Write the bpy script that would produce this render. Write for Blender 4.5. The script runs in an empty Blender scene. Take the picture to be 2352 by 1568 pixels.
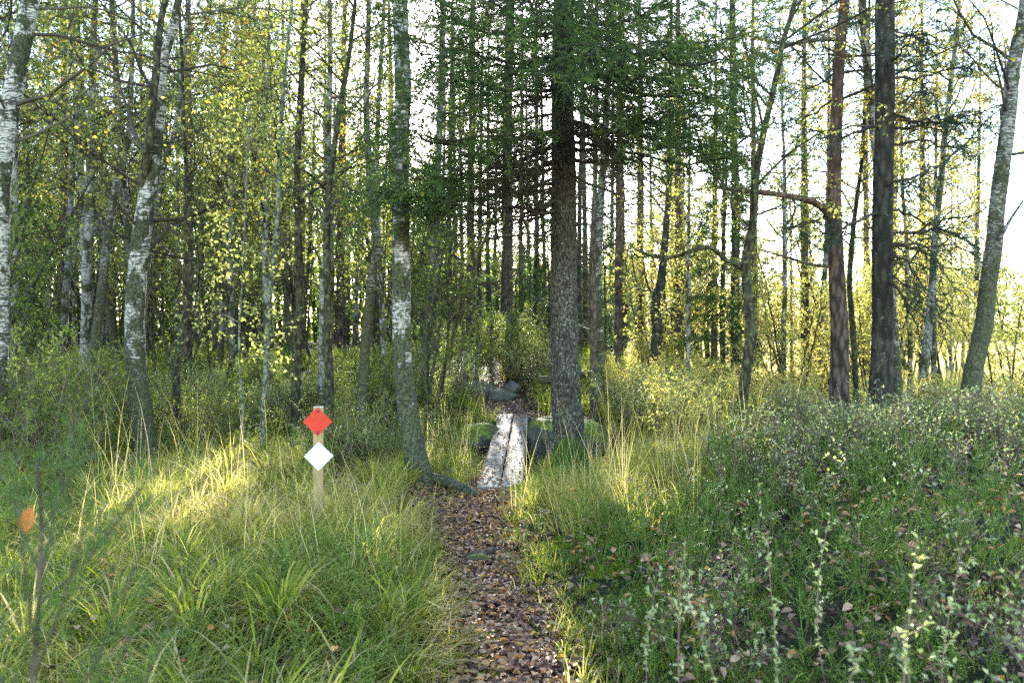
import bpy, math, random
import numpy as np
from mathutils import Vector

SC = bpy.context.scene
COL = SC.collection
R_ = math.radians
rng = np.random.default_rng(11)
random.seed(5)

# ------------------------------------------------------------------ camera
CAMZ = 1.5
FPX = 796.0                      # focal length in pixels of a 1024 wide frame
K = 1024 / 2352.0                # my measuring grid (2352 wide) to 1024
HOR = 330.0                      # horizon row
cam = bpy.data.objects.new('camera', bpy.data.cameras.new('camera'))
COL.objects.link(cam)
cam.location = (0, 0, CAMZ)
cam.rotation_euler = (R_(90), 0, 0)
cam.data.sensor_width = 36
cam.data.lens = FPX * 36 / 1024
cam.data.shift_y = -(341.0 - HOR) / 1024
cam.data.clip_start = 0.05
cam.data.clip_end = 3000
cam.data.dof.use_dof = True
cam.data.dof.focus_distance = 5.6
cam.data.dof.aperture_fstop = 3.2
SC.camera = cam

# ------------------------------------------------------------------ light
SUN_AZ, SUN_EL = R_(-2.0), R_(19.6)
w = bpy.data.worlds.new('World'); SC.world = w; w.use_nodes = True
nt = w.node_tree; nt.nodes.clear()
sky = nt.nodes.new('ShaderNodeTexSky'); sky.sky_type = 'NISHITA'; sky.sun_disc = False
sky.sun_elevation = SUN_EL; sky.sun_rotation = SUN_AZ
sky.air_density = 1.0; sky.dust_density = 0.35; sky.ozone_density = 1.0
bg = nt.nodes.new('ShaderNodeBackground'); bg.inputs[1].default_value = 0.15
wo = nt.nodes.new('ShaderNodeOutputWorld')
nt.links.new(sky.outputs[0], bg.inputs[0]); nt.links.new(bg.outputs[0], wo.inputs[0])
sl = bpy.data.lights.new('sun', 'SUN'); sl.energy = 5.0; sl.angle = R_(0.53); sl.color = (1.0, 0.94, 0.84)
so = bpy.data.objects.new('sun', sl); COL.objects.link(so)
SUND = Vector((math.sin(SUN_AZ) * math.cos(SUN_EL), math.cos(SUN_AZ) * math.cos(SUN_EL), math.sin(SUN_EL)))
so.rotation_euler = SUND.to_track_quat('Z', 'Y').to_euler()
so.location = (0, 0, 30)

vs = SC.view_settings
vs.view_transform = 'Standard'; vs.look = 'None'; vs.gamma = 1.0; vs.exposure = 2.85
try: vs.use_curve_mapping = False
except Exception: pass
SC.render.engine = 'CYCLES'
cy = SC.cycles
cy.max_bounces = 6; cy.diffuse_bounces = 3; cy.glossy_bounces = 2; cy.transmission_bounces = 4; cy.transparent_max_bounces = 4
cy.use_denoising = False
try:
    cy.denoiser = 'OPENIMAGEDENOISE'; cy.denoising_input_passes = 'RGB_ALBEDO_NORMAL'
except Exception: pass
cy.sample_clamp_indirect = 6.0
cy.caustics_reflective = False; cy.caustics_refractive = False

# ------------------------------------------------------------------ numeric helpers
def sm(a, b, x):
    t = np.clip((np.asarray(x, float) - a) / (b - a), 0, 1)
    return t * t * (3 - 2 * t)

_tab = np.random.default_rng(3).random(4096) * 2 - 1
def _h(i, j, k):
    return _tab[(i * 73856093 ^ j * 19349663 ^ k * 83492791) & 4095]
def vn(x, y, z=0.0):
    x, y, z = np.broadcast_arrays(np.asarray(x, float), np.asarray(y, float), np.asarray(z, float))
    i, j, k = np.floor(x).astype(np.int64), np.floor(y).astype(np.int64), np.floor(z).astype(np.int64)
    fx, fy, fz = x - i, y - j, z - k
    fx = fx * fx * (3 - 2 * fx); fy = fy * fy * (3 - 2 * fy); fz = fz * fz * (3 - 2 * fz)
    r = 0
    for a in (0, 1):
        for b in (0, 1):
            for c in (0, 1):
                r = r + _h(i + a, j + b, k + c) * (fx if a else 1 - fx) * (fy if b else 1 - fy) * (fz if c else 1 - fz)
    return r

PATH = np.array([(0.0, -.05, .62), (3.3, -.02, .60), (4.0, -.01, .50), (4.5, -.10, .44), (5.06, -.22, .48), (5.9, -.34, .58), (6.5, -.33, .48), (7.0, -.25, .40), (7.6, -.10, .36),
                 (9, -.06, .4), (11.7, .02, .45), (12.4, -.06, .8), (14.0, -.35, .9), (17.0, -.9, .8), (22, -1.0, .8), (30, -1.5, .8)])
def path_x(y): return np.interp(y, PATH[:, 0], PATH[:, 1])
def path_w(y): return np.interp(y, PATH[:, 0], PATH[:, 2])
def path_d(x, y):               # distance to the path edge (negative inside)
    return np.abs(x - path_x(y)) - path_w(y) / 2

def hgt(x, y):
    x = np.asarray(x, float); y = np.asarray(y, float)
    near = 1 - sm(30, 60, y)
    pd = path_d(x, y)
    rough = sm(0.0, 0.6, pd)
    h = (0.07 * vn(x * .8 + 5, y * .8) + 0.035 * vn(x * 2.3, y * 2.3 + 9)) * near * (0.25 + 0.75 * rough)
    h = h + 0.012 * vn(x * 7, y * 7) * near
    h = h + 0.10 * sm(0.0, 0.5, pd) * (1 - sm(6.0, 8, y))
    bank = sm(0.45, 2.6, x - 0.08 * np.clip(y - 3, 0, 9)) * (1 - sm(7.6, 11.0, y)) * sm(-6, 1, y)
    h = h + 0.44 * bank
    rt = 1 - sm(0.10, 0.34, x / np.maximum(y, 1.0))
    cen = 0.22 * sm(10.4, 11.8, y) + 0.5 * sm(12.0, 19.0, y)
    h = h + cen * rt * (1 - sm(70, 110, y))
    h = h - 0.12 * sm(11, 15, y) * (1 - rt)
    ditch = np.exp(-((y - 9.6) / 1.0) ** 2) * np.exp(-((x - .1) / 1.3) ** 2)
    h = h - 0.38 * ditch
    h = h + 0.10 * np.exp(-(((x - .95) / .5) ** 2 + ((y - 7.7) / .5) ** 2))
    h = h + 0.08 * np.exp(-(((x + 1.0) / .35) ** 2 + ((y - 7.4) / .35) ** 2))
    return h
def H(x, y): return float(hgt(x, y))

def W(px, py, d):                # point of the photo grid at distance d
    return np.array([(px - 1176) * K / FPX * d, d, CAMZ + (HOR - py * K) / FPX * d])

# ------------------------------------------------------------------ geometry collector
class Geo:
    def __init__(s):
        s.V = []; s.Q = []; s.T = []; s.A = []; s.QM = []; s.TM = []; s.n = 0
    def add(s, V, Q=None, T=None, tint=0.5, mat=0):
        V = np.asarray(V, float).reshape(-1, 3)
        m = len(V)
        if m == 0: return
        s.V.append(V)
        a = np.broadcast_to(np.asarray(tint, float), (m,))
        s.A.append(a)
        if Q is not None and len(Q):
            Q = np.asarray(Q, np.int64); s.Q.append(Q + s.n); s.QM.append(np.full(len(Q), mat))
        if T is not None and len(T):
            T = np.asarray(T, np.int64); s.T.append(T + s.n); s.TM.append(np.full(len(T), mat))
        s.n += m
    def tubes(s, P, R, sides=3, tint=0.5, mat=0, cap=False):
        P = np.asarray(P, float)
        if P.ndim == 2: P = P[None]; R = np.asarray(R, float)[None]
        N, k, _ = P.shape
        if N == 0: return
        T = np.gradient(P, axis=1)
        T /= np.linalg.norm(T, axis=2, keepdims=True) + 1e-9
        ref = np.zeros_like(T); ax = np.abs(T).mean(axis=1)
        use = ax[:, 2] > 0.8
        ref[use] = (1, 0, 0); ref[~use] = (0, 0, 1)
        A = np.cross(T, ref); A /= np.linalg.norm(A, axis=2, keepdims=True) + 1e-9
        B = np.cross(T, A)
        th = np.arange(sides) / sides * 2 * np.pi
        V = P[:, :, None] + R[:, :, None, None] * (np.cos(th)[None, None, :, None] * A[:, :, None] + np.sin(th)[None, None, :, None] * B[:, :, None])
        base = (np.arange(N) * k * sides)[:, None, None]
        i = np.arange(k - 1)[None, :, None] * sides; j = np.arange(sides)[None, None]
        j2 = (j + 1) % sides
        Q = np.stack([base + i + j, base + i + j2, base + i + sides + j2, base + i + sides + j], -1).reshape(-1, 4)
        tt = np.broadcast_to(np.asarray(tint, float).reshape(-1, 1), (N, k * sides)).ravel() if np.ndim(tint) else tint
        s.add(V, Q, tint=tt, mat=mat)
    def leaves(s, pos, d, nrm, L, Wd, tint, mat=0, fold=0.25, fine=False):
        pos = np.asarray(pos, float); N = len(pos)
        if N == 0: return
        d = d / (np.linalg.norm(d, axis=1, keepdims=True) + 1e-9)
        side = np.cross(d, nrm); side /= np.linalg.norm(side, axis=1, keepdims=True) + 1e-9
        up = np.cross(side, d)
        L = np.broadcast_to(L, (N,))[:, None]; Wd = np.broadcast_to(Wd, (N,))[:, None]
        if fine:
            tip = pos + d * L - up * L * .15
            f = up * Wd * fold
            l1 = pos + d * L * .25 + side * Wd * .42 + f; l2 = pos + d * L * .62 + side * Wd * .36 + f * .7
            r1 = pos + d * L * .25 - side * Wd * .42 + f; r2 = pos + d * L * .62 - side * Wd * .36 + f * .7
            V = np.stack([pos, l1, l2, tip, r2, r1], 1)
            b = (np.arange(N) * 6)[:, None]
            Q = np.concatenate([b + [[0, 1, 2, 3]], b + [[0, 3, 4, 5]]])
            s.add(V, Q, tint=np.repeat(np.broadcast_to(tint, (N,)), 6), mat=mat)
        else:
            f = up * Wd * fold
            V = np.stack([pos, pos + d * L * .45 + side * Wd * .5 + f, pos + d * L, pos + d * L * .45 - side * Wd * .5 + f], 1)
            b = (np.arange(N) * 4)[:, None]
            T = np.concatenate([b + [[0, 1, 2]], b + [[0, 2, 3]]])
            s.add(V, T=T, tint=np.repeat(np.broadcast_to(tint, (N,)), 4), mat=mat)
    def blades(s, root, az, L, Wd, th0, th1, tint, k=5, mat=0):
        N = len(root)
        if N == 0: return
        L = np.broadcast_to(L, (N,)); Wd = np.broadcast_to(Wd, (N,))
        t = np.linspace(0, 1, k)
        th = th0[:, None] + (th1 - th0)[:, None] * t[None] ** 1.4
        st = (L / (k - 1))[:, None]
        hx = np.concatenate([np.zeros((N, 1)), np.cumsum(np.sin(th[:, :-1]) * st, 1)], 1)
        hz = np.concatenate([np.zeros((N, 1)), np.cumsum(np.cos(th[:, :-1]) * st, 1)], 1)
        ca, sa = np.cos(az)[:, None], np.sin(az)[:, None]
        C = np.stack([root[:, 0:1] + hx * ca, root[:, 1:2] + hx * sa, root[:, 2:3] + hz], -1)
        wd = Wd[:, None] * np.minimum(1, (1.02 - t)[None] * 1.6) * .5
        tw = rng.uniform(-.7, .7, N)[:, None]
        S = np.stack([-np.sin(az[:, None] + tw) * wd, np.cos(az[:, None] + tw) * wd, 0 * wd], -1)
        V = np.stack([C - S, C + S], 2)
        b = (np.arange(N) * k * 2)[:, None, None]; i = (np.arange(k - 1) * 2)[None, :, None]
        Q = (b + i + np.array([0, 1, 3, 2])[None, None]).reshape(-1, 4)
        s.add(V, Q, tint=np.repeat(np.broadcast_to(tint, (N,)), 2 * k), mat=mat)
    def mesh(s, name, mats, smooth=False, origin=None):
        me = bpy.data.meshes.new(name)
        V = np.concatenate(s.V) if s.V else np.zeros((0, 3))
        if origin is not None: V = V - np.asarray(origin)[None]
        Q = np.concatenate(s.Q) if s.Q else np.zeros((0, 4), int)
        T = np.concatenate(s.T) if s.T else np.zeros((0, 3), int)
        A = np.concatenate(s.A) if s.A else np.zeros(0)
        me.vertices.add(len(V)); me.vertices.foreach_set('co', V.astype(np.float32).ravel())
        nl = len(Q) * 4 + len(T) * 3
        me.loops.add(nl); me.loops.foreach_set('vertex_index', np.concatenate([Q.ravel(), T.ravel()]).astype(np.int32))
        me.polygons.add(len(Q) + len(T))
        st = np.concatenate([np.arange(len(Q)) * 4, len(Q) * 4 + np.arange(len(T)) * 3]).astype(np.int32)
        me.polygons.foreach_set('loop_start', st)
        mi = np.concatenate((s.QM if s.QM else []) + (s.TM if s.TM else [])).astype(np.int32) if (s.QM or s.TM) else np.zeros(0, np.int32)
        for m in mats: me.materials.append(m)
        me.polygons.foreach_set('material_index', mi)
        at = me.attributes.new('tint', 'FLOAT', 'POINT'); at.data.foreach_set('value', A.astype(np.float32))
        me.update(calc_edges=True)
        if smooth: me.polygons.foreach_set('use_smooth', np.ones(len(Q) + len(T), bool))
        return me

def link(name, me, parent=None, loc=None):
    o = bpy.data.objects.new(name, me); COL.objects.link(o)
    if parent: o.parent = parent
    if loc is not None: o.location = loc
    return o
def thing(name, label, cat, loc, group=None):
    o = bpy.data.objects.new(name, None); COL.objects.link(o); o.location = tuple(float(v) for v in loc)
    o.empty_display_size = .1
    o['label'] = label; o['category'] = cat
    if group: o['group'] = group
    return o
def tag(o, label=None, cat=None, group=None, kind=None):
    if label: o['label'] = label
    if cat: o['category'] = cat
    if group: o['group'] = group
    if kind: o['kind'] = kind
    return o

# ------------------------------------------------------------------ materials
def newmat(name):
    m = bpy.data.materials.new(name); m.use_nodes = True; m.node_tree.nodes.clear(); return m, m.node_tree
def nd(nt, t, **kw):
    n = nt.nodes.new(t)
    for k, v in kw.items(): setattr(n, k, v)
    return n
def ramp(nt, fac, stops, interp='LINEAR'):
    r = nd(nt, 'ShaderNodeValToRGB'); e = r.color_ramp.elements; r.color_ramp.interpolation = interp
    while len(e) > 1: e.remove(e[-1])
    e[0].position = stops[0][0]; e[0].color = (*stops[0][1], 1) if len(stops[0][1]) == 3 else stops[0][1]
    for p, c in stops[1:]:
        q = e.new(p); q.color = (*c, 1)
    nt.links.new(fac, r.inputs[0]); return r.outputs[0]
def noise(nt, scale, sc3=None, detail=4, rough=.6, coord='Object', dist=0.0):
    tc = nd(nt, 'ShaderNodeTexCoord'); n = nd(nt, 'ShaderNodeTexNoise')
    n.inputs['Scale'].default_value = scale; n.inputs['Detail'].default_value = detail; n.inputs['Roughness'].default_value = rough
    n.inputs['Distortion'].default_value = dist
    if sc3:
        mp = nd(nt, 'ShaderNodeMapping'); mp.inputs['Scale'].default_value = sc3
        nt.links.new(tc.outputs[coord], mp.inputs[0]); nt.links.new(mp.outputs[0], n.inputs[0])
    else: nt.links.new(tc.outputs[coord], n.inputs[0])
    return n.outputs[0]
def mix(nt, fac, a, b, blend='MIX'):
    m = nd(nt, 'ShaderNodeMix', data_type='RGBA', blend_type=blend)
    for v, i in ((fac, 0), (a, 6), (b, 7)):
        if isinstance(v, (tuple, list)): m.inputs[i].default_value = (*v, 1)
        elif isinstance(v, (int, float)): m.inputs[i].default_value = v
        else: nt.links.new(v, m.inputs[i])
    return m.outputs[2]
def mth(nt, op, a, b=0.0, clamp=False):
    m = nd(nt, 'ShaderNodeMath', operation=op); m.use_clamp = clamp
    for v, i in ((a, 0), (b, 1)):
        if isinstance(v, (int, float)): m.inputs[i].default_value = v
        else: nt.links.new(v, m.inputs[i])
    return m.outputs[0]
def mr(nt, v, a, b, c=0.0, d=1.0):
    m = nd(nt, 'ShaderNodeMapRange'); m.interpolation_type = 'SMOOTHSTEP'
    nt.links.new(v, m.inputs[0])
    for i, x in enumerate((a, b, c, d)): m.inputs[i + 1].default_value = x
    return m.outputs[0]
def attr(nt, name='tint'):
    return nd(nt, 'ShaderNodeAttribute', attribute_name=name).outputs['Fac']
def objz(nt):
    tc = nd(nt, 'ShaderNodeTexCoord'); s = nd(nt, 'ShaderNodeSeparateXYZ'); nt.links.new(tc.outputs['Object'], s.inputs[0]); return s.outputs[2]
def finish(nt, col, rough=.8, bump=None, bs=.3, bd=.01, spec=.3, transl=0.0, tcol=None):
    p = nd(nt, 'ShaderNodeBsdfPrincipled')
    if isinstance(col, (tuple, list)): p.inputs['Base Color'].default_value = (*col, 1)
    else: nt.links.new(col, p.inputs['Base Color'])
    if isinstance(rough, (int, float)): p.inputs['Roughness'].default_value = rough
    else: nt.links.new(rough, p.inputs['Roughness'])
    p.inputs['Specular IOR Level'].default_value = spec
    if bump is not None:
        b = nd(nt, 'ShaderNodeBump'); b.inputs['Strength'].default_value = bs; b.inputs['Distance'].default_value = bd
        nt.links.new(bump, b.inputs['Height']); nt.links.new(b.outputs[0], p.inputs['Normal'])
    o = nd(nt, 'ShaderNodeOutputMaterial'); sh = p.outputs[0]
    if transl:
        t = nd(nt, 'ShaderNodeBsdfTranslucent'); tc = tcol if tcol is not None else col
        if isinstance(tc, (tuple, list)): t.inputs[0].default_value = (*tc, 1)
        else: nt.links.new(tc, t.inputs[0])
        ms = nd(nt, 'ShaderNodeMixShader'); ms.inputs[0].default_value = transl
        nt.links.new(p.outputs[0], ms.inputs[1]); nt.links.new(t.outputs[0], ms.inputs[2]); sh = ms.outputs[0]
    nt.links.new(sh, o.inputs[0])

def leaf_mat(name, stops, transl=.5, rough=.45, spec=.4, tboost=1.6):
    m, nt = newmat(name)
    c = ramp(nt, attr(nt), stops)
    tc = mix(nt, 1.0, c, (tboost, tboost, tboost * .7), 'MULTIPLY')
    finish(nt, c, rough, spec=spec, transl=transl, tcol=tc); return m

M = {}
M['birch_leaf'] = leaf_mat('birch_leaf', [(0, (.055, .095, .025)), (.4, (.13, .18, .045)), (.66, (.27, .28, .06)), (.84, (.50, .40, .06)), (1, (.50, .22, .03))], .55)
M['green_leaf'] = leaf_mat('green_leaf', [(0, (.05, .085, .018)), (.5, (.13, .185, .035)), (.85, (.26, .29, .06)), (1, (.42, .34, .06))], .5)
M['lime_leaf'] = leaf_mat('lime_leaf', [(0, (.16, .20, .06)), (.5, (.36, .38, .12)), (.8, (.55, .48, .15)), (1, (.5, .28, .07))], .6)
M['heath_leaf'] = leaf_mat('heath_leaf', [(0, (.06, .10, .025)), (.4, (.19, .26, .07)), (.65, (.36, .42, .17)), (.84, (.55, .55, .33)), (.92, (.42, .34, .08)), (1, (.28, .08, .03))], .4, .4, .5)
M['needle'] = leaf_mat('needle', [(0, (.018, .04, .012)), (.5, (.045, .09, .018)), (1, (.12, .19, .03))], .35, .45, .4, 2.2)
M['needle_blue'] = leaf_mat('needle_blue', [(0, (.02, .045, .03)), (.6, (.04, .08, .045)), (1, (.07, .10, .05))], .3, .5, .4, 1.8)
M['grass'] = leaf_mat('grass', [(0, (.045, .075, .012)), (.3, (.115, .16, .02)), (.55, (.26, .29, .035)), (.78, (.42, .36, .10)), (1, (.54, .42, .24))], .5, .62, .18, 2.0)
M['stem_green'] = leaf_mat('stem_green', [(0, (.05, .08, .012)), (.5, (.12, .20, .03)), (.8, (.21, .29, .045)), (1, (.22, .12, .06))], .25, .5, .3)
M['dead_leaf'] = leaf_mat('dead_leaf', [(0, (.055, .03, .02)), (.25, (.17, .085, .055)), (.55, (.34, .17, .09)), (.8, (.52, .35, .21)), (.93, (.50, .19, .05)), (1, (.62, .40, .07))], .15, .6, .3, 1.2)
M['marsh'] = leaf_mat('marsh', [(0, (.30, .27, .11)), (.5, (.50, .42, .22)), (1, (.60, .50, .30))], .4, .6, .2)

def m_birch(name, moss_h=1.0, white=(.56, .54, .49), dark=.46):
    m, nt = newmat(name); z = objz(nt)
    st = noise(nt, 1.0, (11, 11, 55), 4, .7, dist=.8)
    pt = noise(nt, 1.0, (5, 5, 3.2), 5, .62)
    fn = noise(nt, 60, None, 4, .6)
    base = mix(nt, mr(nt, fn, .35, .65), tuple(c * .72 for c in white), white)
    low = mr(nt, z, 0.0, moss_h, .22, 0.0)
    s2 = mth(nt, 'ADD', st, low)
    blk = mr(nt, s2, dark + .10, dark + .17)
    c = mix(nt, blk, base, (.035, .032, .026))
    p2 = mth(nt, 'ADD', pt, mr(nt, z, 0.0, moss_h, .10, -.004))
    pm = mr(nt, p2, .485, .53)
    pcol = mix(nt, mr(nt, fn, .4, .62), (.018, .02, .012), (.075, .085, .03))
    c = mix(nt, pm, c, pcol)
    sp = noise(nt, 1.0, (26, 26, 34), 5, .7)
    sm_ = mr(nt, mth(nt, 'ADD', sp, mr(nt, z, 0.0, moss_h * 2.2, .07, -.05)), .50, .55)
    c = mix(nt, mth(nt, 'MULTIPLY', sm_, .85), c, mix(nt, mr(nt, fn, .4, .6), (.035, .033, .02), (.11, .115, .055)))
    b = mth(nt, 'ADD', mth(nt, 'MULTIPLY', blk, -.6), mth(nt, 'ADD', mth(nt, 'MULTIPLY', pt, 1.2), mth(nt, 'MULTIPLY', fn, .5)))
    finish(nt, c, .75, b, .7, .012, spec=.25); return m
M['birch'] = m_birch('birch_bark', 1.5, (.50, .47, .405), .405)
M['birch_dark'] = m_birch('birch_bark_dark', 3.0, (.36, .345, .30), .38)
M['birch_far'] = m_birch('birch_bark_far', .8, (.36, .35, .32), .43)

def m_bark(name, c0, c1, lich=None, la=.60, scale=(26, 26, 9), moss=.25, mossc=(.05, .10, .012), bd=.02, side=None, lsc=17):
    m, nt = newmat(name); z = objz(nt)
    tc = nd(nt, 'ShaderNodeTexCoord'); mp = nd(nt, 'ShaderNodeMapping'); mp.inputs['Scale'].default_value = scale
    nt.links.new(tc.outputs['Object'], mp.inputs[0])
    vo = nd(nt, 'ShaderNodeTexVoronoi'); vo.inputs['Scale'].default_value = 1.0; nt.links.new(mp.outputs[0], vo.inputs[0])
    fn = noise(nt, 1.0, (40, 40, 22), 5, .65)
    big = noise(nt, 3.0, None, 4, .6)
    f = mth(nt, 'ADD', mth(nt, 'MULTIPLY', vo.outputs['Distance'], .9), mth(nt, 'MULTIPLY', fn, .6))
    c = mix(nt, mr(nt, f, .45, .95), c1, c0)
    if lich is not None:
        ln = noise(nt, lsc, None, 6, .75)
        lm = mr(nt, mth(nt, 'ADD', ln, mth(nt, 'MULTIPLY', big, .25)), la, la + .05)
        lc = mix(nt, mr(nt, fn, .35, .6), tuple(v * .6 for v in lich), lich)
        c = mix(nt, lm, c, lc)
    mm = mth(nt, 'SUBTRACT', 1.0, mr(nt, mth(nt, 'ADD', z, mth(nt, 'MULTIPLY', mth(nt, 'SUBTRACT', big, .5), .9)), moss - .12, moss))
    mcol = mix(nt, mr(nt, fn, .35, .65), tuple(v * .45 for v in mossc), mossc)
    c = mix(nt, mm, c, mcol)
    finish(nt, c, .85, mth(nt, 'ADD', mth(nt, 'MULTIPLY', f, -1.0), mth(nt, 'MULTIPLY', fn, .5)), .9, bd, spec=.2); return m
M['spruce_bark'] = m_bark('spruce_bark', (.022, .018, .013), (.08, .066, .052), (.22, .27, .18), .69, moss=.42, lsc=48, scale=(44, 44, 20))
M['smooth_bark'] = m_bark('smooth_bark', (.02, .018, .013), (.06, .054, .042), (.17, .20, .13), .73, scale=(14, 14, 5), moss=.3, bd=.008)
M['mossy_bark'] = m_bark('mossy_bark', (.02, .018, .011), (.07, .068, .034), (.14, .16, .07), .68, scale=(30, 30, 10), moss=.4, bd=.01)
M['grey_bark'] = m_bark('grey_bark', (.05, .05, .04), (.16, .16, .12), (.26, .30, .18), .62, scale=(30, 30, 10), moss=.3, bd=.006)
M['dead_bark'] = m_bark('dead_bark', (.05, .04, .03), (.15, .12, .09), None, scale=(30, 30, 10), moss=-1, bd=.004)
m, nt = newmat('twig'); c = ramp(nt, attr(nt), [(0, (.022, .017, .012)), (.5, (.06, .05, .03)), (1, (.13, .12, .07))]); finish(nt, c, .8, spec=.25); M['twig'] = m
m, nt = newmat('twig_pale'); c = ramp(nt, attr(nt), [(0, (.07, .036, .024)), (.5, (.16, .09, .06)), (1, (.29, .21, .16))]); finish(nt, c, .6, spec=.5); M['twig_pale'] = m

m, nt = newmat('pine_bark'); z = objz(nt)
vo = nd(nt, 'ShaderNodeTexVoronoi'); tc = nd(nt, 'ShaderNodeTexCoord'); mp = nd(nt, 'ShaderNodeMapping'); mp.inputs['Scale'].default_value = (16, 16, 5)
nt.links.new(tc.outputs['Object'], mp.inputs[0]); nt.links.new(mp.outputs[0], vo.inputs[0]); vo.inputs['Scale'].default_value = 1
fn = noise(nt, 1.0, (30, 30, 12), 5, .6)
f = mth(nt, 'ADD', vo.outputs['Distance'], mth(nt, 'MULTIPLY', fn, .5))
lo = mix(nt, mr(nt, f, .4, 1.0), (.15, .11, .085), (.03, .024, .02))
hi = mix(nt, mr(nt, f, .4, 1.0), (.17, .10, .07), (.06, .035, .026))
c = mix(nt, mr(nt, mth(nt, 'ADD', z, mth(nt, 'MULTIPLY', fn, 1.5)), 2.2, 4.2), lo, hi)
finish(nt, c, .85, mth(nt, 'MULTIPLY', f, -1.0), 1.0, .02, spec=.2); M['pine'] = m

def m_rock():
    m, nt = newmat('rock'); g = nd(nt, 'ShaderNodeNewGeometry'); s = nd(nt, 'ShaderNodeSeparateXYZ'); nt.links.new(g.outputs['Normal'], s.inputs[0])
    n1 = noise(nt, 3.0, None, 6, .65); n2 = noise(nt, 28, None, 5, .7)
    c = mix(nt, mr(nt, n1, .35, .65), (.05, .047, .036), (.14, .13, .105))
    c = mix(nt, mr(nt, n2, .60, .68), c, (.26, .27, .24))
    mm = mr(nt, mth(nt, 'ADD', s.outputs[2], mth(nt, 'MULTIPLY', mth(nt, 'SUBTRACT', mth(nt, 'ADD', mth(nt, 'MULTIPLY', n1, .6), mth(nt, 'MULTIPLY', n2, .4)), .5), 3.0)), attr_th, attr_th + .18)
    mc = mix(nt, mr(nt, n2, .38, .62), (.05, .07, .01), (.24, .29, .03)); mc = mix(nt, mr(nt, n1, .4, .6), mc, (.07, .07, .02))
    c = mix(nt, mm, c, mc)
    finish(nt, c, .8, mth(nt, 'ADD', mth(nt, 'MULTIPLY', n1, .8), mth(nt, 'MULTIPLY', n2, .35)), .8, .03, spec=.3); return m
attr_th = .30; M['rock_mossy'] = m_rock()
attr_th = .93; M['rock'] = m_rock()

m, nt = newmat('moss'); n1 = noise(nt, 9, None, 5, .6); n2 = noise(nt, 90, None, 3, .6)
c = mix(nt, mr(nt, n1, .35, .65), (.04, .08, .008), (.17, .26, .02)); c = mix(nt, mr(nt, n2, .3, .6), mix(nt, 1, c, (.4, .4, .4), 'MULTIPLY'), c)
finish(nt, c, .9, n2, 1.0, .01, spec=.1); M['moss'] = m

m, nt = newmat('plank'); n1 = noise(nt, 1.0, (55, 1.6, 55), 5, .6); n2 = noise(nt, 5, None, 5, .7); n3 = noise(nt, 70, None, 3, .6)
c = mix(nt, mr(nt, n1, .3, .7), (.15, .14, .12), (.26, .25, .225)); c = mix(nt, mr(nt, n2, .52, .68), c, (.16, .15, .11)); c = mix(nt, mr(nt, n3, .6, .7), c, (.12, .11, .09))
finish(nt, c, .7, mth(nt, 'ADD', n1, mth(nt, 'MULTIPLY', n3, .4)), .5, .004, spec=.05); M['plank'] = m

m, nt = newmat('post_wood')
tc = nd(nt, 'ShaderNodeTexCoord'); mp = nd(nt, 'ShaderNodeMapping'); mp.inputs['Scale'].default_value = (1, 1, .045); mp.inputs['Location'].default_value = (.021, .09, .012)
nt.links.new(tc.outputs['Object'], mp.inputs[0]); wv = nd(nt, 'ShaderNodeTexWave', wave_type='RINGS', rings_direction='Y'); wv.inputs['Scale'].default_value = 42; wv.inputs['Distortion'].default_value = 2.2; wv.inputs['Detail'].default_value = 2; wv.inputs['Detail Scale'].default_value = 1.2
nt.links.new(mp.outputs[0], wv.inputs[0]); n1 = noise(nt, 1.0, (180, 180, 8), 4, .6)
c = mix(nt, mth(nt, 'MULTIPLY', wv.outputs[1], .75), (.40, .28, .09), (.17, .11, .035)); c = mix(nt, mr(nt, n1, .35, .7), c, (.30, .24, .12))
finish(nt, c, .6, wv.outputs[1], .15, .002, spec=.3); M['post'] = m
def flat(name, col, rough, spec=.5, amt=.06):
    m, nt = newmat(name); n1 = noise(nt, 12, None, 4, .7)
    c = mix(nt, mr(nt, n1, .3, .7), tuple(v * (1 - amt) for v in col), col); finish(nt, c, rough, n1, .05, .002, spec=spec); M[name] = m
flat('orange_plastic', (.60, .035, .012), .5, .3, .2)
flat('white_plastic', (.74, .76, .78), .5, .3, .1)
flat('red_screw', (.22, .012, .02), .3)
flat('white_screw', (.72, .74, .76), .3)
flat('pale_end_wood', (.50, .47, .38), .8)

# ground: soil + moss + litter; straw coloured in the open marsh
m, nt = newmat('forest_floor'); tc = nd(nt, 'ShaderNodeTexCoord'); sx = nd(nt, 'ShaderNodeSeparateXYZ'); nt.links.new(tc.outputs['Object'], sx.inputs[0])
n1 = noise(nt, 1.3, None, 5, .6); n2 = noise(nt, 14, None, 5, .7); n3 = noise(nt, 60, None, 3, .6)
c = mix(nt, mr(nt, n1, .42, .6), (.035, .025, .016), (.03, .045, .012))
c = mix(nt, mr(nt, n2, .5, .62), c, (.11, .075, .04)); c = mix(nt, mr(nt, n3, .4, .65), mix(nt, 1, c, (.45, .45, .45), 'MULTIPLY'), c)
marsh = attr(nt, 'tint')
cm = mix(nt, mr(nt, n2, .35, .65), (.34, .29, .15), (.50, .43, .25))
c = mix(nt, marsh, c, cm)
finish(nt, c, .9, mth(nt, 'ADD', n2, mth(nt, 'MULTIPLY', n3, .6)), .8, .03, spec=.15); M['ground'] = m
m, nt = newmat('path_soil'); n1 = noise(nt, 6, None, 5, .6); n2 = noise(nt, 45, None, 4, .7)
c = mix(nt, mr(nt, n1, .35, .65), (.035, .024, .018), (.10, .065, .045)); c = mix(nt, mr(nt, n2, .5, .65), c, (.16, .11, .08))
finish(nt, c, .7, n2, 1.0, .02, spec=.3); M['path'] = m

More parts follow.
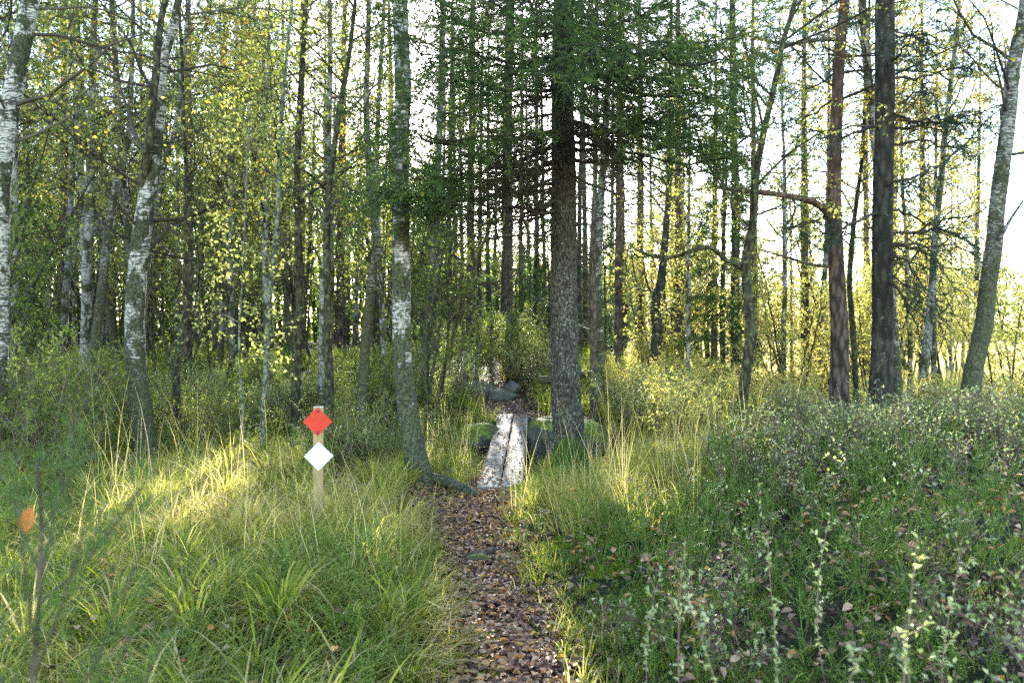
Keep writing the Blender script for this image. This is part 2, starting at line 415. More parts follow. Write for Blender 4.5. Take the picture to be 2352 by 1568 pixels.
# ------------------------------------------------------------------ ground sheet
u = np.linspace(-1, 1, 361); v = np.linspace(0, 1, 401)
gx = np.sinh(u * 6.3) / np.sinh(6.3) * 1400
gx = np.sign(u) * (np.abs(u) * 9 + (np.abs(u) ** 8) * 1400)
gy = -6 + v * 36 + (v ** 9) * 1500
GX, GY = np.meshgrid(gx, gy, indexing='ij')
GX = GX + 0.0
GZ = hgt(GX, GY)
g = Geo()
nx, ny = GX.shape
idx = np.arange(nx * ny).reshape(nx, ny)
Q = np.stack([idx[:-1, :-1], idx[1:, :-1], idx[1:, 1:], idx[:-1, 1:]], -1).reshape(-1, 4)
open_ = sm(.13, .22, GX / np.maximum(GY, 1)) * sm(12.5, 17, GY) + sm(60, 90, GY)
g.add(np.stack([GX, GY, GZ], -1), Q, tint=np.clip(open_, 0, 1).ravel())
tag(link('ground', g.mesh('ground', [M['ground']], True)), kind='structure')

# path ribbon, raised a centimetre, with a wavering edge
g = Geo(); ys = np.concatenate([np.linspace(-1.5, 7.5, 150), np.linspace(7.55, 7.6, 2)]); nu = 13
us = np.linspace(-1, 1, nu)
def ribbon(ys):
    YY, UU = np.meshgrid(ys, us, indexing='ij')
    XX = path_x(YY) + UU * (path_w(YY) * .5 + .03 + .07 * vn(YY * 3, np.sign(UU) * 7))
    ZZ = hgt(XX, YY) + .012 - .03 * np.abs(UU) ** 6
    i = np.arange(len(ys) * nu).reshape(len(ys), nu)
    g.add(np.stack([XX, YY, ZZ], -1), np.stack([i[:-1, :-1], i[:-1, 1:], i[1:, 1:], i[1:, :-1]], -1).reshape(-1, 4))
ribbon(ys); ribbon(np.linspace(11.6, 21, 80))
tag(link('path', g.mesh('path', [M['path']], True)), kind='structure')

# ------------------------------------------------------------------ trunks and crowns
def smooth_path(P, R, n):
    P = np.asarray(P, float); R = np.asarray(R, float)
    s = np.concatenate([[0], np.cumsum(np.linalg.norm(np.diff(P, axis=0), axis=1))])
    t = np.linspace(0, s[-1], n)
    # Catmull-Rom through the measured points
    out = np.zeros((n, 3)); m = np.gradient(P, s, axis=0)
    k = np.clip(np.searchsorted(s, t, side='right') - 1, 0, len(s) - 2)
    h = (s[k + 1] - s[k]); q = ((t - s[k]) / h)[:, None]; h = h[:, None]
    out = (2*q**3 - 3*q**2 + 1) * P[k] + (q**3 - 2*q**2 + q) * h * m[k] + (-2*q**3 + 3*q**2) * P[k+1] + (q**3 - q**2) * h * m[k+1]
    return out, np.interp(t, s, R)

def trunk_geo(P, R, sides=14, rough=.05, flare=.5, fn=5, flen=.12, mat=0, seed=0, geo=None, fs=9.0):
    g = geo or Geo()
    k = len(P)
    z0 = P[0, 2]
    T = np.gradient(P, axis=0); T /= np.linalg.norm(T, axis=1, keepdims=True)
    ref = np.array([1.0, 0, 0]); A = np.cross(T, ref); A /= np.linalg.norm(A, axis=1, keepdims=True); B = np.cross(T, A)
    th = np.arange(sides) / sides * 2 * np.pi
    s = np.concatenate([[0], np.cumsum(np.linalg.norm(np.diff(P, axis=0), axis=1))])
    fl = np.exp(-s / flen)[:, None] * flare * (1 + .55 * np.cos(fn * th + seed)[None])
    RR = R[:, None] * (1 + fl)
    nx_ = vn(np.cos(th)[None] * 1.6 + seed, np.sin(th)[None] * 1.6, s[:, None] * fs) + .6 * vn(np.cos(th)[None] * 4 + seed, np.sin(th)[None] * 4, s[:, None] * fs * 3)
    RR = RR * (1 + rough * nx_)
    V = P[:, None] + RR[:, :, None] * (np.cos(th)[None, :, None] * A[:, None] + np.sin(th)[None, :, None] * B[:, None])
    i = np.arange(k - 1)[:, None] * sides; j = np.arange(sides)[None]; j2 = (j + 1) % sides
    g.add(V, np.stack([i + j, i + j2, i + sides + j2, i + sides + j], -1).reshape(-1, 4), mat=mat)
    return g

def grow(P, R, n, t0, t1, L, ang, up=0., wig=.15, k=5, rf=.5, taper=.5, minr=.0012, flatz=0.0, seed=None, r=None, azb=None):
    """children along parent paths: returns (M,k,3) points and (M,k) radii"""
    r = r or rng
    N, K_, _ = P.shape; Mn = N * n
    t = t0 + (t1 - t0) * (np.tile((np.arange(n) + .5) / n, N) + r.uniform(-.5, .5, Mn) / n)
    pi = np.repeat(np.arange(N), n)
    f = np.clip(t, 0, .999) * (K_ - 1); i = f.astype(int); q = (f - i)[:, None]
    p = P[pi, i] * (1 - q) + P[pi, i + 1] * q
    T = P[pi, i + 1] - P[pi, i]; T /= np.linalg.norm(T, axis=1, keepdims=True) + 1e-9
    rp = R[pi, i] * (1 - q[:, 0]) + R[pi, i + 1] * q[:, 0]
    v = r.normal(size=(Mn, 3)); v[:, 2] *= (1 - flatz)
    if azb is not None: v += azb
    v -= (v * T).sum(1, keepdims=True) * T; v /= np.linalg.norm(v, axis=1, keepdims=True) + 1e-9
    a = ang * r.uniform(.75, 1.25, Mn)[:, None]
    d = np.cos(a) * T + np.sin(a) * v
    plen = L if np.isscalar(L) else np.asarray(L)[pi]
    ln = plen * (1 - taper * (t - t0) / max(t1 - t0, 1e-6)) * r.uniform(.55, 1.15, Mn)
    out = np.zeros((Mn, k, 3)); out[:, 0] = p
    for s in range(1, k):
        d = d + r.normal(size=(Mn, 3)) * wig; d[:, 2] += up
        d /= np.linalg.norm(d, axis=1, keepdims=True) + 1e-9
        out[:, s] = out[:, s - 1] + d * (ln / (k - 1))[:, None]
    r0 = np.maximum(np.minimum(rp * rf, ln * .0105 + .002), minr)
    rad = r0[:, None] * np.linspace(1, .3, k)[None]; rad = np.maximum(rad, minr * .7)
    return out, rad

def leaf_on(g, P, n, L, Wd, tlo, thi, t0=.15, droop=-.3, mat=0, tb=None, flat_=.2, r=None, keep=1.0, fine=False):
    r = r or rng
    N, K_, _ = P.shape; Mn = N * n
    t = r.uniform(t0, 1, Mn); pi = np.repeat(np.arange(N), n)
    f = np.clip(t, 0, .999) * (K_ - 1); i = f.astype(int); q = (f - i)[:, None]
    p = P[pi, i] * (1 - q) + P[pi, i + 1] * q
    T = P[pi, i + 1] - P[pi, i]; T /= np.linalg.norm(T, axis=1, keepdims=True) + 1e-9
    d = T * .5 + r.normal(size=(Mn, 3)) * .7; d[:, 2] += droop
    nr = r.normal(size=(Mn, 3)); nr[:, 2] += flat_ * 3
    # neighbouring leaves share a tint so that the crown has yellower and greener clumps
    cl = vn(p[:, 0] * 1.3, p[:, 1] * 1.3, p[:, 2] * 1.3 + 40) * .45 + .5
    tint = np.clip(tlo + (thi - tlo) * (cl * .6 + r.random(Mn) * .55), 0, 1)
    kp = r.random(Mn) < keep
    g.leaves(p[kp], d[kp], nr[kp], (L * r.uniform(.6, 1.2, Mn))[kp], (Wd * r.uniform(.7, 1.15, Mn))[kp], tint[kp], mat=mat, fine=fine)

def decid_crown(P, R, n1, t0, t1, L1, n2, L2, n3, L3, nl, leafL, leafmat, tlo, thi, ang=1.0, up=.05, seed=1, wood='twig', wig=.16, keep=1., azb=None, tip=True):
    """bare limbs, twigs and leaves as one crown mesh (mat 0 wood, mat 1 leaf)"""
    r = np.random.default_rng(seed); g = Geo()
    P = P[None] if P.ndim == 2 else P; R = R[None] if R.ndim == 1 else R
    A, RA = grow(P, R, n1, t0, t1, L1, ang, up, wig, 7, .5, .5, .004, r=r, azb=azb)
    B, RB = grow(A, RA, n2, .15, 1., L2, .9, .03, wig * 1.2, 5, .6, .4, .0022, r=r)
    g.tubes(A, RA, 5, tint=r.random(len(A))); g.tubes(B, RB, 3, tint=r.random(len(B)))
    if n3:
        C, RC = grow(B, RB, n3, .15, 1., L3, .8, -.03, wig * 1.3, 4, .7, .3, .0015, r=r)
        g.tubes(C, RC, 3, tint=r.random(len(C)))
    else: C = B
    leaf_on(g, C, nl, leafL, leafL * .72, tlo, thi, mat=1, r=r, keep=keep)
    return g.mesh('crown', [M[wood], M[leafmat]])

def spruce_branches(A, RA, g, r, n2=16, L2=.5, n3=6, L3=.16, dens=9, nl=.018, nw=.0032, t_green=.35, mats=(0, 1), greens=(0.1, .9), droop=-.05, wtint=.4, side_flat=.75, tp=.65, al=.75, tw=.55):
    B, RB = grow(A, RA, n2, .12, 1., L2, .95, droop, .09, 5, .5, tp, .0016, flatz=side_flat, r=r)
    C, RC = grow(B, RB, n3, .1, 1., L3, .8, droop, .06, 3, .7, .5, .0012, flatz=.5, r=r)
    g.tubes(A, RA, 5, tint=r.random(len(A)) * .6 + .1, mat=mats[0]); g.tubes(B, RB, 3, tint=r.random(len(B)) * .7, mat=mats[0]); g.tubes(C, RC, 3, tint=r.random(len(C)) * .7, mat=mats[0])
    # needles on the outer part of every branch
    def needles(P, nn, tcut_parent):
        N, K_, _ = P.shape
        if N == 0: return
        Mn = N * nn; t = r.uniform(0, 1, Mn); pi = np.repeat(np.arange(N), nn)
        f = np.clip(t, 0, .999) * (K_ - 1); i = f.astype(int); q = (f - i)[:, None]
        p = P[pi, i] * (1 - q) + P[pi, i + 1] * q
        T = P[pi, i + 1] - P[pi, i]; T /= np.linalg.norm(T, axis=1, keepdims=True) + 1e-9
        v = r.normal(size=(Mn, 3)); v[:, 2] += .3
        v -= (v * T).sum(1, keepdims=True) * T; v /= np.linalg.norm(v, axis=1, keepdims=True) + 1e-9
        d = T * al + v
        g.leaves(p, d, r.normal(size=(Mn, 3)), nl * r.uniform(.7, 1.2, Mn), nw, np.clip(greens[0] + (greens[1] - greens[0]) * ((1 - tw) * r.random(Mn) + tw * r.random(N)[pi]), 0, 1), mat=mats[1], fold=0)
    # choose green ones by position along the parent
    nA = len(A); tb = (np.tile((np.arange(n2) + .5) / n2, nA))
    gb = (tb + r.normal(0, .12, len(tb))) > t_green
    needles(B[gb], int(dens * L2 / .16 * .5), 0)
    gc = np.repeat(gb, n3)
    needles(C[gc], dens, 0)
    return B, C

def taper_trunk(h, r0, bend=.3, k=24, seed=0, lean=(0, 0)):
    r = np.random.default_rng(seed); t = np.linspace(0, 1, k)
    a, b = r.uniform(-1, 1, 2), r.uniform(0, 6, 2)
    x = bend * (np.sin(t * 3.0 + b[0]) - math.sin(b[0])) * a[0] * .5 + lean[0] * t * h + .03 * vn(t * 14, seed + .5)
    y = bend * (np.sin(t * 3.3 + b[1]) - math.sin(b[1])) * a[1] * .5 + lean[1] * t * h
    P = np.stack([x, y, t * h - .12], -1); R = r0 * (1 - t) ** .8 + .006
    return P, R

# ------------------------------------------------------------------ hand placed trees
def place_tree(name, label, cat, d, pts, bark, height=9., crown=None, sides=14, rough=.05, flare=.4, fn=5, flen=.15, ybend=0.15, seed=1, group=None, step=.05, base=True, drop=.10):
    """pts: [(px,py,width_px)] from the foot up, measured on the photo grid"""
    P = [W(px, py, d) for px, py, _ in pts]
    Rr = [wd * K / FPX * d / 2 for *_, wd in pts]
    zb = H(P[0][0], d)
    if base:
        if P[0][2] > zb - drop:      # carry the trunk down to the ground along its own line
            dx = (P[0] - P[1]); dx = dx / max(abs(dx[2]), .05)
            q = P[0] + dx * (P[0][2] - (zb - drop)) * .6; q[2] = zb - drop
            if P[0][2] - q[2] > .12: P.insert(0, q); Rr.insert(0, Rr[0] * 1.05)
            else: P[0] = q
        else: P[0][2] = zb - drop
    P = np.array(P)
    zt = P[-1, 2]; dirn = P[-1] - P[-2]; dirn = dirn / np.linalg.norm(dirn)
    vis = len(P)
    while P[-1, 2] < zb + height:
        dirn = dirn * .8 + np.array([0, 0, .25]); dirn /= np.linalg.norm(dirn)
        P = np.vstack([P, P[-1] + dirn * .9]); Rr.append(max(Rr[-1] * .85, .01))
    r = np.random.default_rng(seed)
    P[1:, 1] += np.cumsum(r.uniform(-1, 1, len(P) - 1)) * ybend * .3
    Ls = np.linalg.norm(np.diff(P, axis=0), axis=1).sum()
    PP, RR = smooth_path(P, Rr, int(Ls / step))
    root = thing(name, label, cat, (P[0, 0], P[0, 1], zb), group)
    org = (P[0, 0], P[0, 1], zb)
    g = trunk_geo(PP, RR, sides, rough, flare, fn, flen, seed=seed)
    link('trunk', g.mesh('trunk', [M[bark]], True, org), root)
    return root, PP, RR, org

def stub(root, org, p, d, L, r0, bark, name='branch_stub', k=5, wig=.1, seed=0, pts=None):
    r = np.random.default_rng(seed)
    if pts is not None: P = np.asarray(pts)
    else:
        d = np.asarray(d, float); d /= np.linalg.norm(d); P = [np.asarray(p, float)]
        for _ in range(k - 1):
            d = d + r.normal(size=3) * wig; d /= np.linalg.norm(d); P.append(P[-1] + d * L / (k - 1))
        P = np.array(P)
    PP, RR = smooth_path(P, np.linspace(r0, r0 * .45, len(P)), max(8, int(len(P) * 5)))
    g = trunk_geo(PP, RR, 8, .08, 0)
    # close the tip
    n = len(PP) * 8; g.add(PP[-1] + (PP[-1] - PP[-2]) * .3)
    g.T.append(np.array([[n - 8 + j, n - 8 + (j + 1) % 8, n] for j in range(8)])); g.TM.append(np.zeros(8, int))
    return link(name, g.mesh(name, [M[bark]], True, org), root), PP, RR

def add_crown(root, org, mesh_fn, name='crown'):
    me = mesh_fn()
    v = np.empty(len(me.vertices) * 3, np.float32); me.vertices.foreach_get('co', v)
    v = v.reshape(-1, 3) - np.asarray(org, np.float32)[None]; me.vertices.foreach_set('co', v.ravel()); me.update()
    return link(name, me, root)

def at_h(PP, RR, z0, z1):
    s = (PP[:, 2] >= z0) & (PP[:, 2] <= z1)
    return PP[s], RR[s]

# --- main spruce beside the planks
T6, P6, R6, o6 = place_tree('spruce_tree', 'thick grey spruce trunk speckled with lichen, mossy foot right beside the plank bridge', 'tree', 7.9,
    [(1310, 1110, 78), (1309, 1040, 76), (1300, 900, 68), (1297, 780, 63), (1295, 600, 60), (1295, 400, 56), (1292, 250, 52), (1292, 100, 48), (1294, 0, 45)],
    'spruce_bark', 12, sides=36, rough=.045, flare=.8, fn=5, flen=.16, ybend=.02, seed=3, step=.03)
def trunk_at(PP, z):
    i = int(np.argmin(np.abs(PP[:, 2] - z))); return PP[i]
def arcs(PP, spec, k=12, seed=0, r0=.018):
    """boughs from the trunk to a measured end point: (row on trunk, end px, end py, end distance, sag)"""
    r = np.random.default_rng(seed); out = []; rad = []
    for ys, ex, ey, ed, sag in spec:
        d0 = PP[0, 1]
        z = CAMZ + (HOR - ys * K) / FPX * d0
        a = trunk_at(PP, z); b = W(ex, ey, ed)
        t = np.linspace(0, 1, k)[:, None]
        P = a * (1 - t) + b * t
        P[:, 2] -= (sag * 4 * t * (1 - t) ** 1.0)[:, 0]
        P[1:-1] += r.normal(size=(k - 2, 3)) * .02 * np.linalg.norm(b - a) ** .5
        out.append(P); rad.append(np.linspace(r0, .004, k) * r.uniform(.7, 1.2))
    return np.array(out), np.array(rad)

r6 = np.random.default_rng(61)
green = [(300, 800, 260, 6.5, .18), (370, 820, 350, 6.4, .2), (430, 810, 430, 6.7, .12), (470, 870, 470, 6.8, .05), (240, 900, 210, 6.6, .2), (330, 960, 300, 6.2, .15), (350, 880, 400, 6.2, .1), (400, 950, 430, 6.4, .1),
         (150, 900, 60, 6.5, .2), (60, 950, -20, 6.4, .2), (120, 1040, 110, 6.4, .15), (200, 990, 140, 7.4, .15), (300, 1060, 250, 6.0, .15), (20, 1080, 20, 6.3, .1),
         (240, 1710, 255, 6.8, .15), (150, 1720, 150, 7.0, .15), (60, 1690, 50, 6.8, .2), (-40, 1640, -30, 7.0, .2), (330, 1730, 330, 7.4, .12), (180, 1620, 200, 6.4, .12), (90, 1580, 110, 6.2, .12),
         (130, 1480, 170, 5.9, .12), (60, 1390, 110, 5.7, .12), (100, 1300, 150, 5.8, .1), (0, 1500, 40, 6.0, .15), (0, 1240, 40, 6.0, .15), (200, 1560, 230, 6.3, .12), (260, 1480, 290, 6.6, .1),
         (280, 1600, 300, 8.6, .1), (-60, 1420, -30, 6.3, .15), (-60, 1100, -30, 7.2, .15), (120, 1600, 120, 8.8, .1)]
for ys, ex, ey, ed, sg in list(green):
    green.append((ys + r6.uniform(-40, 40), ex + r6.uniform(-60, 100), ey + r6.uniform(-50, 40), ed + r6.uniform(-.7, .7), sg))
bare = [(450, 1600, 520, 7.4, .1), (500, 1180, 590, 7.6, .05), (420, 1010, 540, 7.0, .1), (380, 1540, 470, 7.0, .1), (470, 1030, 470, 6.9, .12), (410, 1110, 440, 6.7, .1), (330, 1200, 380, 6.6, .05), (350, 1700, 380, 8.0, .1), (450, 920, 400, 7.6, .15), (480, 960, 480, 7.2, .12), (520, 985, 520, 7.5, .1), (430, 1000, 440, 8.2, .1), (400, 1640, 440, 8.1, .12), (350, 1620, 400, 8.6, .1), (300, 1500, 420, 7.2, .05), (280, 1130, 380, 6.9, .1),
        (240, 1380, 380, 6.9, .05), (440, 1160, 600, 7.3, -.1), (455, 1050, 560, 7.9, .02), (360, 1450, 330, 7.0, .1), (380, 1090, 360, 8.6, .1), (560, 1450, 520, 8.6, .05)]
def crown6():
    g = Geo(); r = np.random.default_rng(62)
    A, RA = arcs(P6, green, seed=1)
    spruce_branches(A, RA, g, r, n2=26, L2=.72, n3=7, L3=.21, dens=48, nl=.017, nw=.0052, t_green=.45, greens=(0, 1.), tp=.35, al=1.1, tw=.8, droop=-.10)
    # unseen upper crown
    Pu, Ru = at_h(P6, R6, 5.2, 12)
    U, RU = grow(Pu[None], Ru[None], 46, 0, 1, 2.0, 1.5, -.02, .05, 7, .25, .7, .006, r=r)
    spruce_branches(U, RU, g, r, n2=9, L2=.5, n3=0 or 3, L3=.15, dens=5, nl=.05, nw=.014, t_green=.2)
    return g.mesh('crown', [M['twig'], M['needle']])
add_crown(T6, o6, crown6)
def bare6():
    g = Geo(); r = np.random.default_rng(63)
    A, RA = arcs(P6, bare, seed=2, r0=.014)
    B, RB = grow(A, RA, 16, .1, 1, .55, .95, -.04, .13, 6, .5, .5, .0016, r=r)
    C, RC = grow(B, RB, 7, .1, 1, .18, .8, -.03, .15, 4, .7, .4, .0011, r=r)
    g.tubes(A, RA, 5, tint=.35 + .3 * r.random(len(A))); g.tubes(B, RB, 3, tint=r.random(len(B))); g.tubes(C, RC, 3, tint=.2 + .8 * r.random(len(C)))
    return g.mesh('dead_boughs', [M['twig'], M['needle']])
add_crown(T6, o6, bare6, 'dead_boughs')
stub(T6, o6, None, None, 0, .030, 'dead_bark', 'branch_stub', pts=[W(1272, 463, 7.9), W(1240, 476, 7.75), W(1212, 498, 7.6)])
stub(T6, o6, None, None, 0, .016, 'dead_bark', 'branch_stub', pts=[W(1322, 516, 7.9), W(1345, 514, 7.8), W(1368, 520, 7.7)])
# mossy root reaching to the path
def root_limb(root, org, pts, r0, r1, bark, name='root', flat=.7):
    PP, RR = smooth_path(np.array(pts), np.linspace(r0, r1, len(pts)), 40)
    g = trunk_geo(PP, RR, 12, .12, 0, seed=4, fs=6)
    n = len(PP) * 12; g.add(PP[-1:] + (PP[-1:] - PP[-2:-1]) * .5)
    g.T.append(np.array([[n - 12 + j, n - 12 + (j + 1) % 12, n] for j in range(12)])); g.TM.append(np.zeros(12, int))
    return link(name, g.mesh(name, [M[bark]], True, org), root)
root_limb(T6, o6, [W(1300, 1080, 7.85), W(1240, 1106, 7.6), W(1180, 1128, 7.4), W(1135, 1146, 7.25), W(1112, 1160, 7.15)], .085, .028, 'moss')
root_limb(T6, o6, [W(1330, 1085, 7.9), W(1370, 1100, 7.7), W(1400, 1118, 7.55)], .07, .02, 'moss')
root_limb(T6, o6, [W(1270, 1110, 7.8), W(1268, 1130, 7.6), W(1262, 1150, 7.4)], .08, .03, 'moss')

# --- birch left of the planks
T4, P4, R4, o4 = place_tree('birch_tree', 'birch with white upper bark and black mossy lower trunk standing left of the plank bridge', 'tree', 7.4,
    [(982, 1140, 62), (962, 1080, 56), (945, 1000, 50), (934, 930, 46), (925, 850, 43), (922, 700, 42), (921, 600, 41), (920, 450, 40), (921, 300, 38), (925, 220, 38), (922, 100, 36), (918, 0, 35)],
    'birch', 10, sides=28, rough=.035, flare=.5, fn=4, flen=.12, ybend=.03, seed=7, step=.03)
add_crown(T4, o4, lambda: decid_crown(*at_h(P4, R4, 4.4, 10), 22, 0, 1, 1.7, 8, .7, 5, .3, 5, .05, 'birch_leaf', 0, .95, seed=44))
rt = root_limb(T4, o4, [W(985, 1095, 7.4), W(1020, 1103, 7.3), W(1060, 1118, 7.2), W(1090, 1135, 7.15), W(1112, 1146, 7.1)], .055, .028, 'birch_dark')
root_limb(T4, o4, [W(960, 1125, 7.4), W(935, 1140, 7.2), W(925, 1150, 7.05)], .05, .02, 'moss')

# --- pale birch on the left
T2, P2, R2, o2 = place_tree('birch_tree', 'stout pale birch with ragged scaly bark rising from the grass beyond the trail post', 'tree', 8.4,
    [(342, 1090, 56), (328, 1000, 50), (318, 900, 46), (309, 780, 44), (309, 700, 43), (320, 560, 41), (335, 450, 38), (347, 380, 34), (360, 250, 26), (372, 130, 22), (395, 60, 19), (405, 0, 17)],
    'birch', 9.5, sides=28, rough=.06, flare=.45, fn=3, flen=.2, ybend=.05, seed=9, step=.03)
P2b = np.array([W(325, 430, 8.4), W(343, 330, 8.3), (W(347, 260, 8.25)), W(357, 180, 8.2), W(363, 100, 8.2), W(375, 20, 8.2), W(400, -60, 8.2), W(420, -200, 8.2)])
stub(T2, o2, None, None, 0, .055, 'mossy_bark', 'forked_stem', pts=P2b)
def crown2():
    r = np.random.default_rng(20); g = Geo()
    Pv, Rv = at_h(P2, R2, 2.2, 9.5)
    A, RA = grow(Pv[None], Rv[None], 34, 0, 1, 2.1, 1.15, .04, .13, 8, .35, .35, .005, r=r)
    B, RB = grow(A, RA, 9, .15, 1., .75, .9, .02, .18, 5, .6, .4, .0025, r=r)
    C, RC = grow(B, RB, 5, .1, 1., .3, .8, -.04, .2, 4, .7, .3, .0016, r=r)
    g.tubes(A, RA, 5, tint=r.random(len(A)) * .7); g.tubes(B, RB, 3, tint=r.random(len(B)) * .6); g.tubes(C, RC, 3, tint=r.random(len(C)) * .5)
    leaf_on(g, C, 3, .048, .036, .3, 1., mat=1, r=r, keep=.55)
    return g.mesh('crown', [M['twig'], M['birch_leaf']])
add_crown(T2, o2, crown2)

# generic crowns for placed trees
def mid_crown(PP, RR, z0, n1, L1, leafmat, tlo, thi, seed, nl=4, leafL=.045, keep=.8, n2=8, L2=.6, n3=4, L3=.28, up=.05, ang=1.05, z1=99):
    return lambda: decid_crown(*at_h(PP, RR, z0, z1), n1, 0, 1, L1, n2, L2, n3, L3, nl, leafL, leafmat, tlo, thi, ang=ang, up=up, seed=seed, keep=keep)

